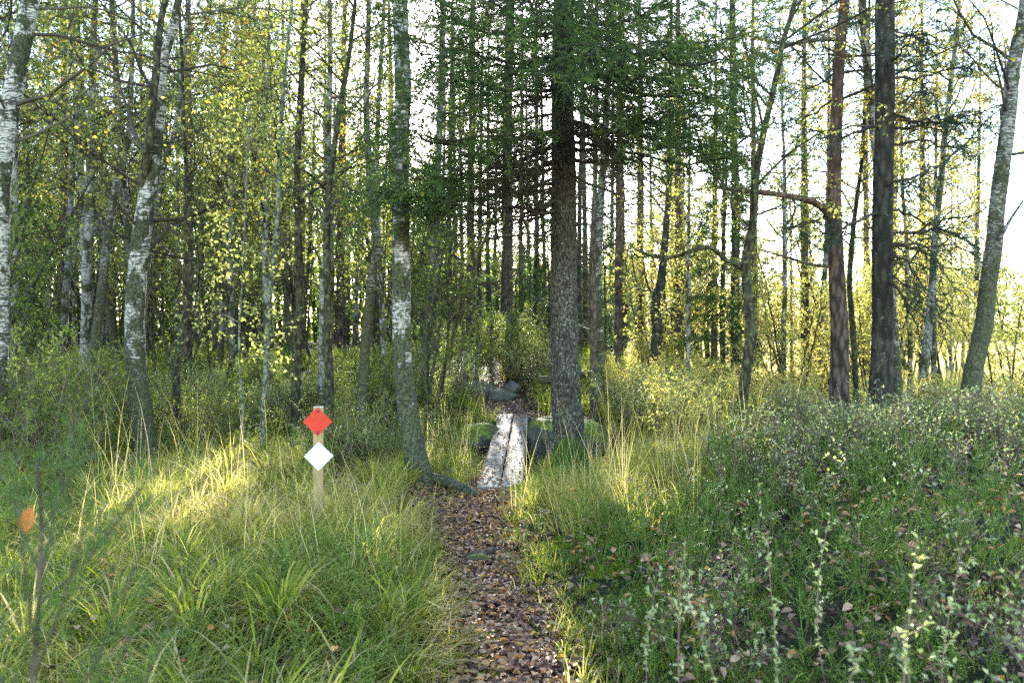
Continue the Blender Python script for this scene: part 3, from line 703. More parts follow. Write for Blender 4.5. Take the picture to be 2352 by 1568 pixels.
HP = [
 # name, label, depth, pts, bark, height, crown(z0,n1,L1,mat,tlo,thi,nl,keep)
 ('birch_tree', 'white birch trunk at the very edge, leaning inward with dark scars', 7.2, [(-14, 960, 46), (-10, 800, 44), (-6, 600, 44), (4, 420, 44), (20, 260, 42), (45, 110, 40), (62, 0, 38)], 'birch', 10, (3.0, 30, 1.8, 'birch_leaf', .1, .9, 4, .6)),
 ('alder_tree', 'thin mossy stem right behind the pale birch, forking low into two', 9.2, [(407, 1034, 20), (403, 930, 19), (404, 830, 17), (410, 780, 15), (430, 690, 13), (434, 560, 12), (425, 440, 11), (418, 330, 9)], 'mossy_bark', 7, (1.9, 22, 1.2, 'birch_leaf', .1, .8, 4, .7)),
 ('birch_tree', 'crooked reddish dark birch stem behind the pale birch, leaning toward it', 11.5, [(222, 960, 22), (214, 860, 22), (225, 740, 22), (238, 640, 20), (250, 520, 19), (268, 420, 17), (290, 330, 14), (298, 200, 12), (300, 60, 10)], 'birch_dark', 8, (3.0, 24, 1.4, 'birch_leaf', .1, .9, 5, .8)),
 ('birch_tree', 'slim dark stem crossing behind the pale birch from its lower side', 10.4, [(333, 900, 13), (330, 780, 14), (340, 640, 14), (352, 520, 14), (372, 400, 13), (405, 300, 12), (420, 180, 10)], 'birch_dark', 8, (3.0, 24, 1.3, 'birch_leaf', .2, 1., 5, .8)),
 ('rowan_sapling', 'thin straight pale green stem between the pale birch and the trail post', 8.6, [(603, 1040, 12), (600, 980, 11), (607, 900, 11), (613, 784, 11), (622, 660, 11), (632, 560, 11), (640, 420, 10), (643, 300, 9), (655, 150, 8), (668, 0, 7)], 'grey_bark', 7, (2.2, 20, 1.1, 'green_leaf', .3, 1., 5, .8)),
 ('rowan_sapling', 'very thin rowan sapling with a few feathery green leaves near the trail post', 8.2, [(557, 1040, 6), (553, 940, 6), (550, 850, 5), (548, 760, 5), (556, 640, 4)], 'grey_bark', 3.2, (1.0, 14, .45, 'lime_leaf', .0, .7, 6, .9)),
 ('alder_tree', 'dark straight stem just to one side behind the orange trail marker', 9.8, [(674, 985, 22), (680, 900, 22), (684, 784, 20), (690, 700, 19), (686, 560, 17), (684, 400, 16), (690, 250, 14), (700, 100, 12)], 'mossy_bark', 8, (2.8, 24, 1.4, 'birch_leaf', .1, .8, 5, .7)),
 ('alder_tree', 'mossy green stem directly behind the orange and white trail markers', 8.8, [(756, 1010, 22), (757, 900, 20), (753, 784, 19), (751, 640, 18), (750, 540, 17), (756, 440, 15), (765, 360, 13), (778, 260, 12), (800, 140, 10), (815, 0, 8)], 'mossy_bark', 8, (2.4, 24, 1.5, 'birch_leaf', .0, .7, 5, .6)),
 ('birch_tree', 'dark leaning birch with peeling bark between the trail post and the bridge birch', 10.6, [(830, 935, 26), (835, 850, 24), (843, 740, 22), (855, 640, 21), (866, 560, 20), (858, 480, 17), (850, 380, 16), (842, 250, 14), (846, 100, 12)], 'birch_dark', 8, (2.9, 24, 1.4, 'birch_leaf', .1, .9, 5, .7)),
 ('birch_tree', 'thin white birch standing behind the dark leaning birch', 13.5, [(884, 880, 13), (880, 780, 13), (873, 660, 12), (868, 540, 12), (864, 400, 11), (870, 220, 10), (880, 60, 9)], 'birch_far', 9, (3.2, 22, 1.3, 'birch_leaf', .2, 1., 6, .8)),
 ('birch_tree', 'shadowed birch behind the boulders, seen just past the bridge birch', 14.5, [(992, 875, 22), (990, 800, 22), (992, 700, 21), (1000, 600, 19), (1004, 520, 17), (1005, 400, 15), (1010, 250, 13)], 'birch_dark', 10, (4.2, 24, 1.4, 'birch_leaf', .1, .8, 6, .6)),
 ('birch_tree', 'stained pale birch half hidden behind the thick lichen spruce', 12.5, [(1384, 950, 28), (1382, 860, 26), (1376, 780, 24), (1370, 680, 22), (1372, 600, 20), (1380, 450, 18), (1390, 300, 15)], 'birch', 8, (3.2, 20, 1.3, 'birch_leaf', .1, .9, 5, .6)),
 ('alder_tree', 'black S-curved stem beyond the boulders with a bowed limb', 15.5, [(1484, 900, 26), (1492, 860, 24), (1506, 800, 24), (1509, 740, 24), (1506, 690, 22), (1516, 650, 20), (1523, 590, 17), (1529, 530, 16), (1534, 460, 14), (1536, 380, 12)], 'smooth_bark', 8, (2.9, 20, 1.4, 'birch_leaf', .1, .9, 4, .5)),
 ('birch_tree', 'wavy dark birch rising from the tall grass beside the blueberry bank', 8.5, [(1709, 1060, 24), (1703, 980, 24), (1702, 920, 24), (1706, 870, 25), (1716, 800, 24), (1717, 720, 23), (1712, 650, 22), (1712, 590, 21), (1724, 520, 19), (1727, 440, 18), (1733, 390, 17), (1744, 330, 15), (1762, 250, 14), (1777, 180, 13), (1788, 115, 12), (1813, 25, 10)], 'mossy_bark', 8.5, (2.4, 40, 1.7, 'birch_leaf', .1, .85, 6, .8)),
 ('pine_tree', 'reddish scaly pine with a long bowed limb on the blueberry bank', 11.2, [(1926, 960, 44), (1927, 880, 42), (1928, 784, 40), (1924, 680, 38), (1920, 575, 34), (1917, 475, 32), (1918, 375, 30), (1923, 250, 27), (1933, 100, 24), (1941, 0, 22)], 'pine', 12, None),
 ('spruce_tree', 'tall smooth dark spruce trunk without low boughs on the blueberry bank', 10.4, [(2022, 960, 56), (2026, 860, 50), (2029, 784, 47), (2030, 600, 45), (2030, 400, 44), (2031, 200, 43), (2032, 0, 42)], 'smooth_bark', 13, None),
 ('birch_tree', 'stained birch tucked close behind the smooth dark spruce', 11.6, [(2058, 900, 26), (2054, 800, 24), (2049, 700, 22), (2040, 560, 22), (2022, 380, 22), (2004, 220, 20), (1994, 120, 19), (1985, 0, 18)], 'birch', 10, (3.2, 36, 1.8, 'birch_leaf', .4, 1., 6, .8)),
 ('alder_tree', 'thin mossy stem between the reddish pine and smooth spruce', 12.0, [(1968, 900, 13), (1962, 800, 13), (1958, 735, 13), (1951, 650, 12), (1957, 560, 12), (1964, 480, 10), (1978, 380, 9), (1985, 260, 8)], 'mossy_bark', 8, (2.6, 34, 1.5, 'birch_leaf', .4, 1., 6, .9)),
 ('birch_tree', 'slim birch with a crook, half way from the smooth spruce to the leaning birch', 13.5, [(2122, 900, 20), (2130, 820, 19), (2137, 740, 18), (2144, 640, 17), (2150, 540, 15), (2160, 420, 14), (2172, 300, 12), (2190, 160, 10), (2205, 20, 8)], 'birch_far', 9.5, (2.6, 40, 1.9, 'birch_leaf', .4, 1., 7, .9)),
 ('birch_tree', 'pale birch with dark foot leaning outward over the open marsh edge', 9.4, [(2228, 940, 46), (2238, 880, 42), (2253, 810, 40), (2266, 740, 38), (2278, 650, 37), (2288, 550, 36), (2295, 470, 34), (2303, 375, 33), (2317, 275, 31), (2333, 150, 30), (2352, 40, 28)], 'birch_dark', 9.5, (3.4, 34, 2.0, 'birch_leaf', .2, .9, 5, .6)),
]
PL = {}
for i, (nm, lab, d, pts, bark, ht, cr) in enumerate(HP):
    t, PP, RR, org = place_tree(nm, lab, 'tree', d, pts, bark, ht, sides=22 if d < 9.5 or pts[0][2] > 38 else 12, rough=.06, flare=.45, ybend=.12, seed=100 + i, step=.04 if d < 12 else .07)
    PL[i] = (t, PP, RR, org)
    if cr:
        z0, n1, L1, mt, a, b, nl, kp = cr
        add_crown(t, org, mid_crown(PP, RR, z0, n1, L1, mt, a, b, 200 + i, nl=nl, keep=kp * (.7 if PP[0, 0] < -1 else .9), leafL=.047 if d > 10 else .042))

# limbs measured on the photo
def limb(i, pts, r0, bark, name='limb', leaf=None, tw=10, tl=.5, d=None, keep=.5):
    t, PP, RR, org = PL[i]; dd = d or PP[0, 1]
    P = np.array([W(px, py, dd + (0 if len(q) == 0 else q[0])) for px, py, *q in pts])
    o, Pc, Rc = stub(t, org, None, None, 0, r0, bark, name, pts=P)
    if leaf:
        def f():
            r = np.random.default_rng(len(pts) + i); g = Geo()
            A, RA = grow(Pc[None], Rc[None], tw, .15, 1, tl, .9, .0, .18, 6, .5, .4, .002, r=r)
            B, RB = grow(A, RA, 5, .2, 1, tl * .4, .8, -.02, .18, 4, .6, .4, .0015, r=r)
            g.tubes(A, RA, 4, tint=r.random(len(A)) * .6); g.tubes(B, RB, 3, tint=r.random(len(B)) * .6)
            leaf_on(g, B, 5, .045, .034, .3, 1., mat=1, r=r, keep=keep)
            return g.mesh('limb_twigs', [M['twig'], M[leaf]])
        add_crown(t, org, f, 'limb_twigs')  # side twigs of the limb, few leaves, none where keep is zero
limb(13, [(1703, 615), (1688, 604, -.1), (1663, 594, -.2), (1650, 580, -.2), (1628, 567, -.3), (1590, 575, -.3), (1560, 585, -.2), (1530, 592, -.2), (1500, 588, -.1), (1460, 572, 0)], .030, 'mossy_bark', leaf='birch_leaf', keep=.1, tl=.4)
limb(13, [(1712, 800), (1718, 760, -.1), (1722, 735, -.15), (1720, 765, -.2)][:3], .022, 'mossy_bark', 'branch_stub')
limb(14, [(1908, 502), (1890, 478, -.2), (1860, 460, -.4), (1825, 452, -.6), (1790, 446, -.8), (1740, 440, -1.0), (1690, 436, -1.0), (1650, 430, -.9)], .055, 'pine', leaf='birch_leaf', keep=.0)
limb(14, [(1908, 612), (1870, 608, -.1), (1830, 597, -.2), (1790, 585, -.3), (1755, 575, -.3)], .026, 'dead_bark', leaf='birch_leaf', keep=.15)
limb(14, [(1925, 90), (1870, 92, -.2), (1800, 100, -.4), (1740, 88, -.5), (1690, 80, -.5), (1650, 110, -.5)], .030, 'dead_bark', leaf='birch_leaf', keep=.4, tw=16, tl=.7)
limb(12, [(1523, 590), (1500, 585, -.1), (1470, 590, -.1), (1450, 575, -.1)], .03, 'smooth_bark')
limb(12, [(1506, 690), (1490, 660, -.1), (1484, 640, -.1), (1478, 600, -.1)], .03, 'smooth_bark')
limb(19, [(2284, 560), (2300, 540, -.1), (2320, 505, -.1), (2350, 460, -.1)], .03, 'birch_dark')

# dark spruce boughs of the smooth spruce and needle tufts of the pine
t15, P15, R15, o15 = PL[15]
def crown15():
    g = Geo(); r = np.random.default_rng(5)
    A, RA = arcs(P15, [(275, 2290, 285, 10.6, .0), (265, 2160, 210, 9.8, -.1), (330, 2300, 300, 11.4, .1), (560, 2230, 700, 10.8, -.25), (560, 2300, 600, 11.2, -.1), (620, 2160, 740, 10.2, -.1), (480, 2200, 560, 11.2, -.1),
                        (420, 2230, 330, 11.6, .1), (80, 2220, 60, 11.3, .05), (60, 2300, 130, 10.4, .1), (420, 2120, 400, 9.4, .05), (40, 1900, 20, 9.6, .1), (290, 1850, 290, 9.4, .1), (280, 1760, 285, 10.8, .1), (480, 1870, 560, 9.8, 0), (120, 1780, 100, 10.8, .1), (150, 2100, 60, 9.4, .1), (300, 2330, 230, 10.0, .05), (280, 2240, 250, 10.0, .05), (250, 2200, 320, 9.8, .0), (570, 2180, 620, 9.9, -.15), (590, 2140, 690, 9.7, -.2), (540, 2290, 560, 10.6, -.1), (640, 2110, 760, 9.8, -.15), (100, 2160, 20, 10.0, .1), (180, 2270, 120, 10.2, .1)], seed=4, r0=.02)
    spruce_branches(A, RA, g, r, n2=17, L2=.55, n3=6, L3=.24, dens=40, nl=.02, nw=.0065, t_green=.35, greens=(0, .8), droop=-.2, tp=.35, al=1.1, tw=.8)
    Pu, Ru = at_h(P15, R15, 6.2, 13)
    U, RU = grow(Pu[None], Ru[None], 40, 0, 1, 1.8, 1.5, -.02, .05, 7, .25, .7, .006, r=r)
    spruce_branches(U, RU, g, r, n2=9, L2=.5, n3=3, L3=.15, dens=5, nl=.05, nw=.014, t_green=.2)
    return g.mesh('crown', [M['twig'], M['needle_blue']])
add_crown(t15, o15, crown15)
t14, P14, R14, o14 = PL[14]
def crown14():
    g = Geo(); r = np.random.default_rng(6)
    Pu, Ru = at_h(P14, R14, 4.6, 12)
    U, RU = grow(Pu[None], Ru[None], 34, 0, 1, 1.9, 1.35, .02, .12, 7, .35, .4, .008, r=r)
    B, RB = grow(U, RU, 8, .3, 1, .5, .8, .03, .1, 4, .6, .4, .003, r=r)
    g.tubes(U, RU, 5, tint=.3); g.tubes(B, RB, 3, tint=.4)
    leaf_on(g, B, 60, .075, .007, .0, .8, mat=1, r=r, t0=.4, droop=.1)
    A, RA = arcs(P14, [(500, 1870, 560, 10.8, .0), (490, 1790, 530, 11.4, 0), (120, 1820, 60, 11.5, .1), (160, 1800, 210, 11.8, .1), (210, 1790, 290, 11.6, .1)], seed=4, r0=.02)
    B, RB = grow(A, RA, 12, .3, 1, .4, .8, .03, .1, 4, .6, .4, .003, r=r)
    g.tubes(A, RA, 5, tint=.3); g.tubes(B, RB, 3, tint=.4)
    leaf_on(g, B, 50, .07, .007, .0, .8, mat=1, r=r, t0=.3, droop=.1)
    return g.mesh('crown', [M['twig'], M['needle_blue']])
add_crown(t14, o14, crown14)

# thin dead spruce right behind the thick one: dense fans of bare brown twigs
T7, P7, R7, o7 = place_tree('spruce_tree', 'thin black spruce with fans of bare dead twigs right behind the thick lichen spruce', 'tree', 11.6,
    [(1365, 950, 20), (1364, 800, 18), (1361, 650, 16), (1363, 520, 14), (1366, 440, 12), (1368, 300, 10)], 'dead_bark', 7.5, sides=12, seed=31, ybend=.05)
def crown7():
    g = Geo(); r = np.random.default_rng(7)
    Pu, Ru = at_h(P7, R7, 1.0, 4.8)
    A, RA = grow(Pu[None], Ru[None], 48, 0, 1, 1.3, 1.25, -.0, .05, 7, .3, .3, .004, r=r)
    B, RB = grow(A, RA, 12, .1, 1, .4, .8, -.02, .1, 4, .5, .5, .0018, r=r, flatz=.6)
    C, RC = grow(B, RB, 4, .1, 1, .15, .7, -.02, .1, 3, .5, .5, .0014, r=r)
    g.tubes(A, RA, 4, tint=.4 + .6 * r.random(len(A))); g.tubes(B, RB, 3, tint=.4 + .6 * r.random(len(B))); g.tubes(C, RC, 3, tint=.4 + .6 * r.random(len(C)))
    Pu, Ru = at_h(P7, R7, 3.6, 7.5)
    A, RA = grow(Pu[None], Ru[None], 24, 0, 1, 1.1, 1.3, -.03, .05, 7, .3, .7, .004, r=r)
    spruce_branches(A, RA, g, r, n2=9, L2=.35, n3=3, L3=.14, dens=6, nl=.035, nw=.008, t_green=.2, greens=(.2, .9))
    return g.mesh('crown', [M['twig'], M['needle']])
add_crown(T7, o7, crown7)

# ------------------------------------------------------------------ forest behind: built once per kind, copied
def proto_birch(seed, h=10, r0=.08, leafmat='birch_leaf', tlo=.1, thi=.95, c0=.33, n1=32, L1=1.9, nl=5, leafL=.06, bark='birch_far', lean=(0, 0), keep=.7):
    P, R = taper_trunk(h, r0, .5, 40, seed, lean)
    g = trunk_geo(P, R, 9, .08, .4, 3, .15, seed=seed)
    tr = g.mesh('trunk', [M[bark]], True)
    cr = decid_crown(P, R, n1, c0, .98, L1, 8, .65, 4, .32, nl, leafL, leafmat, tlo, thi, ang=1.0, up=.03, seed=seed, wig=.15, keep=keep)
    return [('trunk', tr), ('crown', cr)]
def proto_spruce(seed, h=15, r0=.14, g0=.35, dead=40, L1=2.2, mat='needle_blue', n1=70, bark='spruce_bark', nl=.09, nw=.02, dens=7):
    P, R = taper_trunk(h, r0, .15, 40, seed)
    tr = trunk_geo(P, R, 10, .05, .4, 4, .15, seed=seed).mesh('trunk', [M[bark]], True)
    r = np.random.default_rng(seed); g = Geo()
    A, RA = grow(P[None], R[None], n1, g0, .985, L1, 1.55, -.03, .05, 7, .25, .82, .005, r=r)
    spruce_branches(A, RA, g, r, n2=10, L2=.55, n3=3, L3=.22, dens=dens, nl=nl, nw=nw, t_green=.15, greens=(0, 1), droop=-.12)
    D, RD = grow(P[None], R[None], dead, .08, g0 + .1, 1.1, 1.5, -.04, .1, 6, .2, .0, .005, r=r)
    E, RE = grow(D, RD, 6, .2, 1, .4, .8, -.05, .15, 4, .5, .4, .0025, r=r)
    g.tubes(D, RD, 4, tint=.3 + .5 * r.random(len(D))); g.tubes(E, RE, 3, tint=.3 + .5 * r.random(len(E)))
    return [('trunk', tr), ('crown', g.mesh('crown', [M['twig'], M[mat]]))]
def proto_pine(seed, h=15, r0=.14):
    P, R = taper_trunk(h, r0, .4, 40, seed)
    tr = trunk_geo(P, R, 10, .06, .35, 4, .15, seed=seed).mesh('trunk', [M['pine']], True)
    r = np.random.default_rng(seed); g = Geo()
    A, RA = grow(P[None], R[None], 26, .5, .98, 2.0, 1.2, .03, .12, 7, .35, .5, .01, r=r)
    B, RB = grow(A, RA, 8, .3, 1, .6, .8, .05, .12, 4, .6, .4, .004, r=r)
    g.tubes(A, RA, 5, tint=.3); g.tubes(B, RB, 3, tint=.4)
    leaf_on(g, B, 70, .11, .012, 0, .9, mat=1, r=r, t0=.3, droop=.1)
    return [('trunk', tr), ('crown', g.mesh('crown', [M['twig'], M['needle_blue']]))]
def proto_multi(seed, h=5, n=4, leafmat='birch_leaf', tlo=0, thi=.8, r0=.03, leafL=.05, spread=.35, nl=5, keep=.6, bark='mossy_bark', n1=11):
    r = np.random.default_rng(seed); Ps = []; Rs = []; g = Geo()
    for j in range(n):
        a = r.uniform(0, 6.28); s = r.uniform(.3, 1) * spread
        P, R = taper_trunk(h * r.uniform(.7, 1), r0 * r.uniform(.6, 1), .7, 24, seed * 7 + j, (math.cos(a) * s, math.sin(a) * s))
        P[:, 0] += .06 * math.cos(a); P[:, 1] += .06 * math.sin(a)
        trunk_geo(P, R, 7, .08, .2, 3, .1, seed=j, geo=g); Ps.append(P); Rs.append(R)
    tr = g.mesh('stems', [M[bark]], True)
    cr = decid_crown(np.array(Ps), np.array(Rs), n1, .28, .98, h * .24, 6, .4, 3, .22, nl, leafL, leafmat, tlo, thi, ang=.9, up=.05, seed=seed, keep=keep)
    return [('stem', tr), ('crown', cr)]

def proto_bush(seed, h=.9, n=30, leafmat='green_leaf', tlo=0, thi=.9, leafL=.03, spread=.7, nl=9, wood='twig_pale', lw=.5):
    r = np.random.default_rng(seed); g = Geo()
    az = r.uniform(0, 6.28, n); k = 7; P = np.zeros((n, k, 3)); P[:, 0, 0] = .12 * np.cos(az); P[:, 0, 1] = .12 * np.sin(az); P[:, 0, 2] = -.05
    d = np.stack([np.cos(az) * spread * r.uniform(.2, 1, n), np.sin(az) * spread * r.uniform(.2, 1, n), np.ones(n)], 1); d /= np.linalg.norm(d, axis=1, keepdims=True)
    L = h * r.uniform(.6, 1.1, n)
    for s in range(1, k):
        d = d + r.normal(size=(n, 3)) * .14; d /= np.linalg.norm(d, axis=1, keepdims=True); P[:, s] = P[:, s - 1] + d * (L / (k - 1))[:, None]
    R = np.linspace(.006, .002, k)[None] * r.uniform(.7, 1.3, n)[:, None]
    B, RB = grow(P, R, 6, .2, 1, h * .45, .7, .04, .15, 5, .6, .3, .0016, r=r)
    C, RC = grow(B, RB, 4, .1, 1, h * .2, .7, .03, .15, 4, .7, .3, .0012, r=r)
    for a, b in ((P, R), (B, RB), (C, RC)): g.tubes(a, b, 3, tint=r.random(len(a)))
    leaf_on(g, C, nl, leafL, leafL * lw, tlo, thi, t0=.05, droop=0, mat=1, r=r, flat_=.6)
    return g.mesh('bush', [M[wood], M[leafmat]])

PROTO = {
    'birch1': proto_birch(1, 10.5, .075, tlo=0, thi=.8), 'birch2': proto_birch(2, 9, .06, tlo=.2, thi=1.), 'birch3': proto_birch(3, 11.5, .09, n1=40, tlo=0, thi=.65),
    'birch_dk': proto_birch(4, 9, .07, bark='birch_dark', tlo=0, thi=.75, lean=(.06, 0)),
    'spruce1': proto_spruce(11, 15, .13, .33), 'spruce2': proto_spruce(12, 12.5, .11, .25, 50, 1.9), 'spruce3': proto_spruce(13, 16, .105, .48, 110, 1.3, n1=42, dens=5),
    'young': proto_spruce(14, 6, .06, .08, 6, 1.3, 'needle', 60), 'pine1': proto_pine(15), 'pine2': proto_pine(16, 13, .11),
    'alder1': proto_multi(21, 5.5, 3), 'alder2': proto_multi(22, 4.5, 5, tlo=0, thi=.6, leafmat='green_leaf'), 'alder3': proto_multi(23, 7, 2, r0=.035, spread=.12),
    'lime1': proto_multi(31, 5, 4, 'lime_leaf', .1, 1., .03, .055, .3, 6), 'lime2': proto_multi(32, 3.6, 6, 'lime_leaf', .2, 1., .022, .05, .45, 7), 'lime3': proto_birch(33, 8.5, .055, 'lime_leaf', .1, 1., .2, 30, 1.5, 5, .055),
}
used = set(); placed = []
def put(kind, name, label, cat, x, y, s=1., rz=None, group=None, dz=0.):
    loc = (x, y, H(x, y) + dz)
    t = thing(name, label, cat, loc, group)
    t.rotation_euler = (0, 0, rng.uniform(0, 6.28) if rz is None else rz); t.scale = (s, s, s)
    for pn, me in PROTO[kind]:
        link(pn, me, t)
    placed.append((x, y)); return t
hand = [(p[0], p[1]) for p in [o6, o4, o2, o7] + [PL[i][3] for i in PL]]
SPRUCE_R = (-450, 640)

# far spruce stand beyond the boulders, columns read off the photo
stand = [(1030, 25, 1.0), (1046, 29, 1.), (1062, 33, 1.), (1080, 21, .95), (1100, 27, .9), (1120, 31, 1.), (1136, 36, 1.), (1163, 19.5, 1.15), (1196, 30, 1.), (1215, 36, 1), (1232, 26, 1.), (1250, 33, 1.), (1345, 26, 1.), (1405, 30, 1.), (1015, 36, 1.), (1172, 38, 1.)]
for j, (px, d, s) in enumerate(stand):
    x = W(px, 0, d)[0]
    lab = {3: 'straight grey green spruce trunk standing forward of the distant stand', 7: 'nearest and thickest trunk of the distant spruce stand seen over the plank bridge'}.get(j, 'straight slim spruce in the shaded distant stand beyond the rocks')
    put('spruce3', 'spruce_tree', lab, 'tree', x, d, s * (1.2 if j in (3, 7) else .95), group='spruces of the distant stand')

for px, d, s in [(1000, 24, .75), (1040, 31, .7), (1090, 34, .75), (1128, 29, .6), (1185, 33, .75), (1215, 28, .7), (1262, 25, .75), (1300, 30, .8), (1350, 32, .75), (1390, 24, .7), (1150, 38, .8), (960, 29, .8), (1440, 28, .7)]:
    put('young', 'spruce_tree', 'low green spruce filling the gap between the distant straight trunks', 'tree', W(px, 0, d)[0], d, s, group='undergrowth spruces of the distant stand')
def ok(x, y, dmin):
    return all((x - a) ** 2 + (y - b) ** 2 > dmin ** 2 for a, b in hand + placed)
def scatter(kinds, n, pxr, dr, dmin, name, labels, cat, group, sr=(.85, 1.15), dpow=1.0, avoid=()):
    c = 0; tries = 0
    while c < n and tries < n * 60:
        tries += 1
        px = rng.uniform(*pxr); d = dr[0] + (dr[1] - dr[0]) * rng.random() ** dpow
        x = W(px, 0, d)[0]
        if any(a <= px <= b and d < dd for a, b, dd in avoid) or not ok(x, d, dmin): continue
        kd = kinds[c % len(kinds)]
        put(kd, name, labels[c % len(labels)], cat, x, d, rng.uniform(*sr), group=group); c += 1

CORR = [(1005, 1290, 22)]
scatter(['birch1', 'birch2', 'birch_dk', 'birch3'], 58, (-260, 1010), (10.5, 34), 1.0, 'birch_tree', ['slim birch with small yellow green leaves in the dense thicket'], 'tree', 'birches of the dense thicket', avoid=CORR + [(830, 1005, 15)], dpow=.8)
scatter(['alder1', 'alder3', 'alder2'], 38, (-200, 1000), (9.5, 26), .8, 'alder_tree', ['slender crooked many-stemmed alder in the dense thicket'], 'tree', 'alders of the dense thicket', avoid=CORR)
scatter(['spruce1', 'spruce2', 'spruce1', 'spruce2'], 40, SPRUCE_R, (15, 44), 1.7, 'spruce_tree', ['tall dark spruce with drooping boughs behind the birch thicket'], 'tree', 'dark spruces behind the thicket', avoid=CORR)
scatter(['young'], 9, (-150, 960), (12, 26), 1.5, 'spruce_tree', ['low young spruce, green to the ground, among the birch stems'], 'tree', 'young spruces in the thicket', avoid=CORR + [(760, 1005, 20)])
for px, d in [(152, 19), (430, 17), (690, 20), (783, 22), (560, 27), (60, 24), (895, 26)]:
    put('pine1' if px % 2 else 'pine2', 'pine_tree', 'reddish pine trunk showing through the birch thicket', 'tree', W(px, 0, d)[0], d, 1.0, group='pines of the thicket')
# open side: bright saplings, a few birches and young spruces
scatter(['lime1', 'lime2', 'lime3', 'lime1'], 40, (1390, 2330), (12.5, 30), 1.0, 'willow_tree', ['sunlit yellow willow sapling at the marsh edge'], 'tree', 'sunlit willows at the marsh edge', sr=(.7, 1.1), avoid=[(1850, 1905, 22), (2200, 2352, 99)])
scatter(['young', 'spruce3'], 6, (1400, 1720), (14, 24), 1.6, 'spruce_tree', ['small spruce standing among the yellow willows'], 'tree', 'spruces among the willows', sr=(.8, 1.1))
scatter(['birch2', 'lime3', 'birch1'], 9, (1420, 2250), (17, 32), 1.6, 'birch_tree', ['sunlit birch rising over the yellow willows'], 'tree', 'birches over the willows')
for px, d, s in [(1560, 19, 1.05), (1640, 24, 1.0), (1470, 22, 1.1), (1850, 18, .95), (2120, 19, .9), (1730, 21, 1.), (1990, 23, 1.), (1420, 17, .9)]:
    put('pine2', 'pine_tree', 'pine with spreading needles above the yellow willows', 'tree', W(px, 0, d)[0], d, s, group='pines above the willows')
for px, d, s_, lb in [(1432, 23, .8, 'feathery dark spruce standing nearest to the black S-curved stem'), (1545, 25, .8, 'soft green spruce behind the bowed limb of the black S-curved stem'), (1660, 27, .85, 'soft green spruce beyond the wavy dark birch'), (1330, 22, .8, 'full spruce half covered by the thick lichen trunk')]:
    put('spruce2', 'spruce_tree', lb, 'tree', W(px, 0, d)[0], d, s_)
for k_, px, d, s_, lb in [('birch2', 1795, 15, .9, 'slender yellow leaved birch between the wavy dark birch and the reddish pine'), ('birch1', 1880, 17, .95, 'leafy birch half hidden by the reddish pine trunk'), ('birch2', 2090, 15, .85, 'slender birch with yellow leaves just past the smooth dark spruce'), ('lime3', 2240, 16, 1.0, 'thin bright birch seen in front of the open sky near the leaning birch'), ('lime2', 2300, 13, .9, 'short yellow willow at the foot of the leaning birch'), ('lime2', 2345, 15, 1., 'short yellow willow beyond the leaning birch')]:
    put(k_, 'birch_tree' if 'birch' in lb else 'willow_tree', lb, 'tree', W(px, 0, d)[0], d, s_)
# tree line on the far side of the marsh
for j in range(46):
    d = rng.uniform(105, 150); px = 1330 + j * 30 + rng.uniform(-14, 14)
    x = W(px, 0, d)[0]
    put(['spruce1', 'birch3', 'spruce2', 'birch1'][j % 4], 'spruce_tree' if j % 2 == 0 else 'birch_tree', 'distant tree in the line across the pale marsh', 'tree', x, d, rng.uniform(.7, .95), group='tree line across the marsh')

def wood(name, x0px, x1px, y0, y1, n, hf, leaf, mat, label, seed, th=-.2):
    r = np.random.default_rng(seed); y = r.uniform(y0, y1, n); px = r.uniform(x0px, x1px, n); x = (px - 1176) * K / FPX * y
    z = hgt(x, y) + r.random(n) ** 1.1 * hf(px) * (1 + .35 * vn(x * .35, y * .35))
    kp = vn(x * .55, y * .3, z * .5) > th + r.normal(0, .15, n); x, y, z = x[kp], y[kp], z[kp]; n = len(x)
    g = Geo(); g.leaves(np.stack([x, y, z], 1), r.normal(size=(n, 3)), r.normal(size=(n, 3)), leaf * r.uniform(.5, 1.3, n), leaf * .6, np.clip(.4 + .35 * vn(x * .4, y * .4, z * .4) + r.normal(0, .18, n), 0, 1))
    m_ = 500; yy = r.uniform(y0, y1, m_); xx = (r.uniform(x0px, x1px, m_) - 1176) * K / FPX * yy; P = np.stack([xx, yy, hgt(xx, yy) - .2], 1)[:, None] + np.array([[0, 0, 0], [0, 0, 1.], [0, 0, 2]])[None] * (hf((xx / yy) * FPX / K + 1176) * .45)[:, None, None]
    P[:, 1:, 0] += r.normal(0, .3, (m_, 2)); g.tubes(P, np.array([[.09, .07, .03]]).repeat(m_, 0) * r.uniform(.5, 1.2, m_)[:, None], 5, tint=.5, mat=1)
    tag(link(name, g.mesh(name, [M[mat], M['twig']])), label, 'wood', kind='stuff')
wood('distant_wood', -700, 1010, 44, 60, 85000, lambda p: 11 + 0 * p, .30, 'green_leaf', 'shaded green mass of far trees closing the view behind the birch thicket', 1, -.5)
wood('distant_thicket', 960, 1480, 42, 60, 26000, lambda p: 5.5 + 0 * p, .24, 'lime_leaf', 'sunlit yellow green thicket glimpsed between the far spruce trunks', 2, -.4)
wood('marsh_edge_wood', 1250, 2750, 128, 150, 26000, lambda p: 11 + 0 * p, .8, 'green_leaf', 'hazy wood beyond the marsh', 3, -.1)

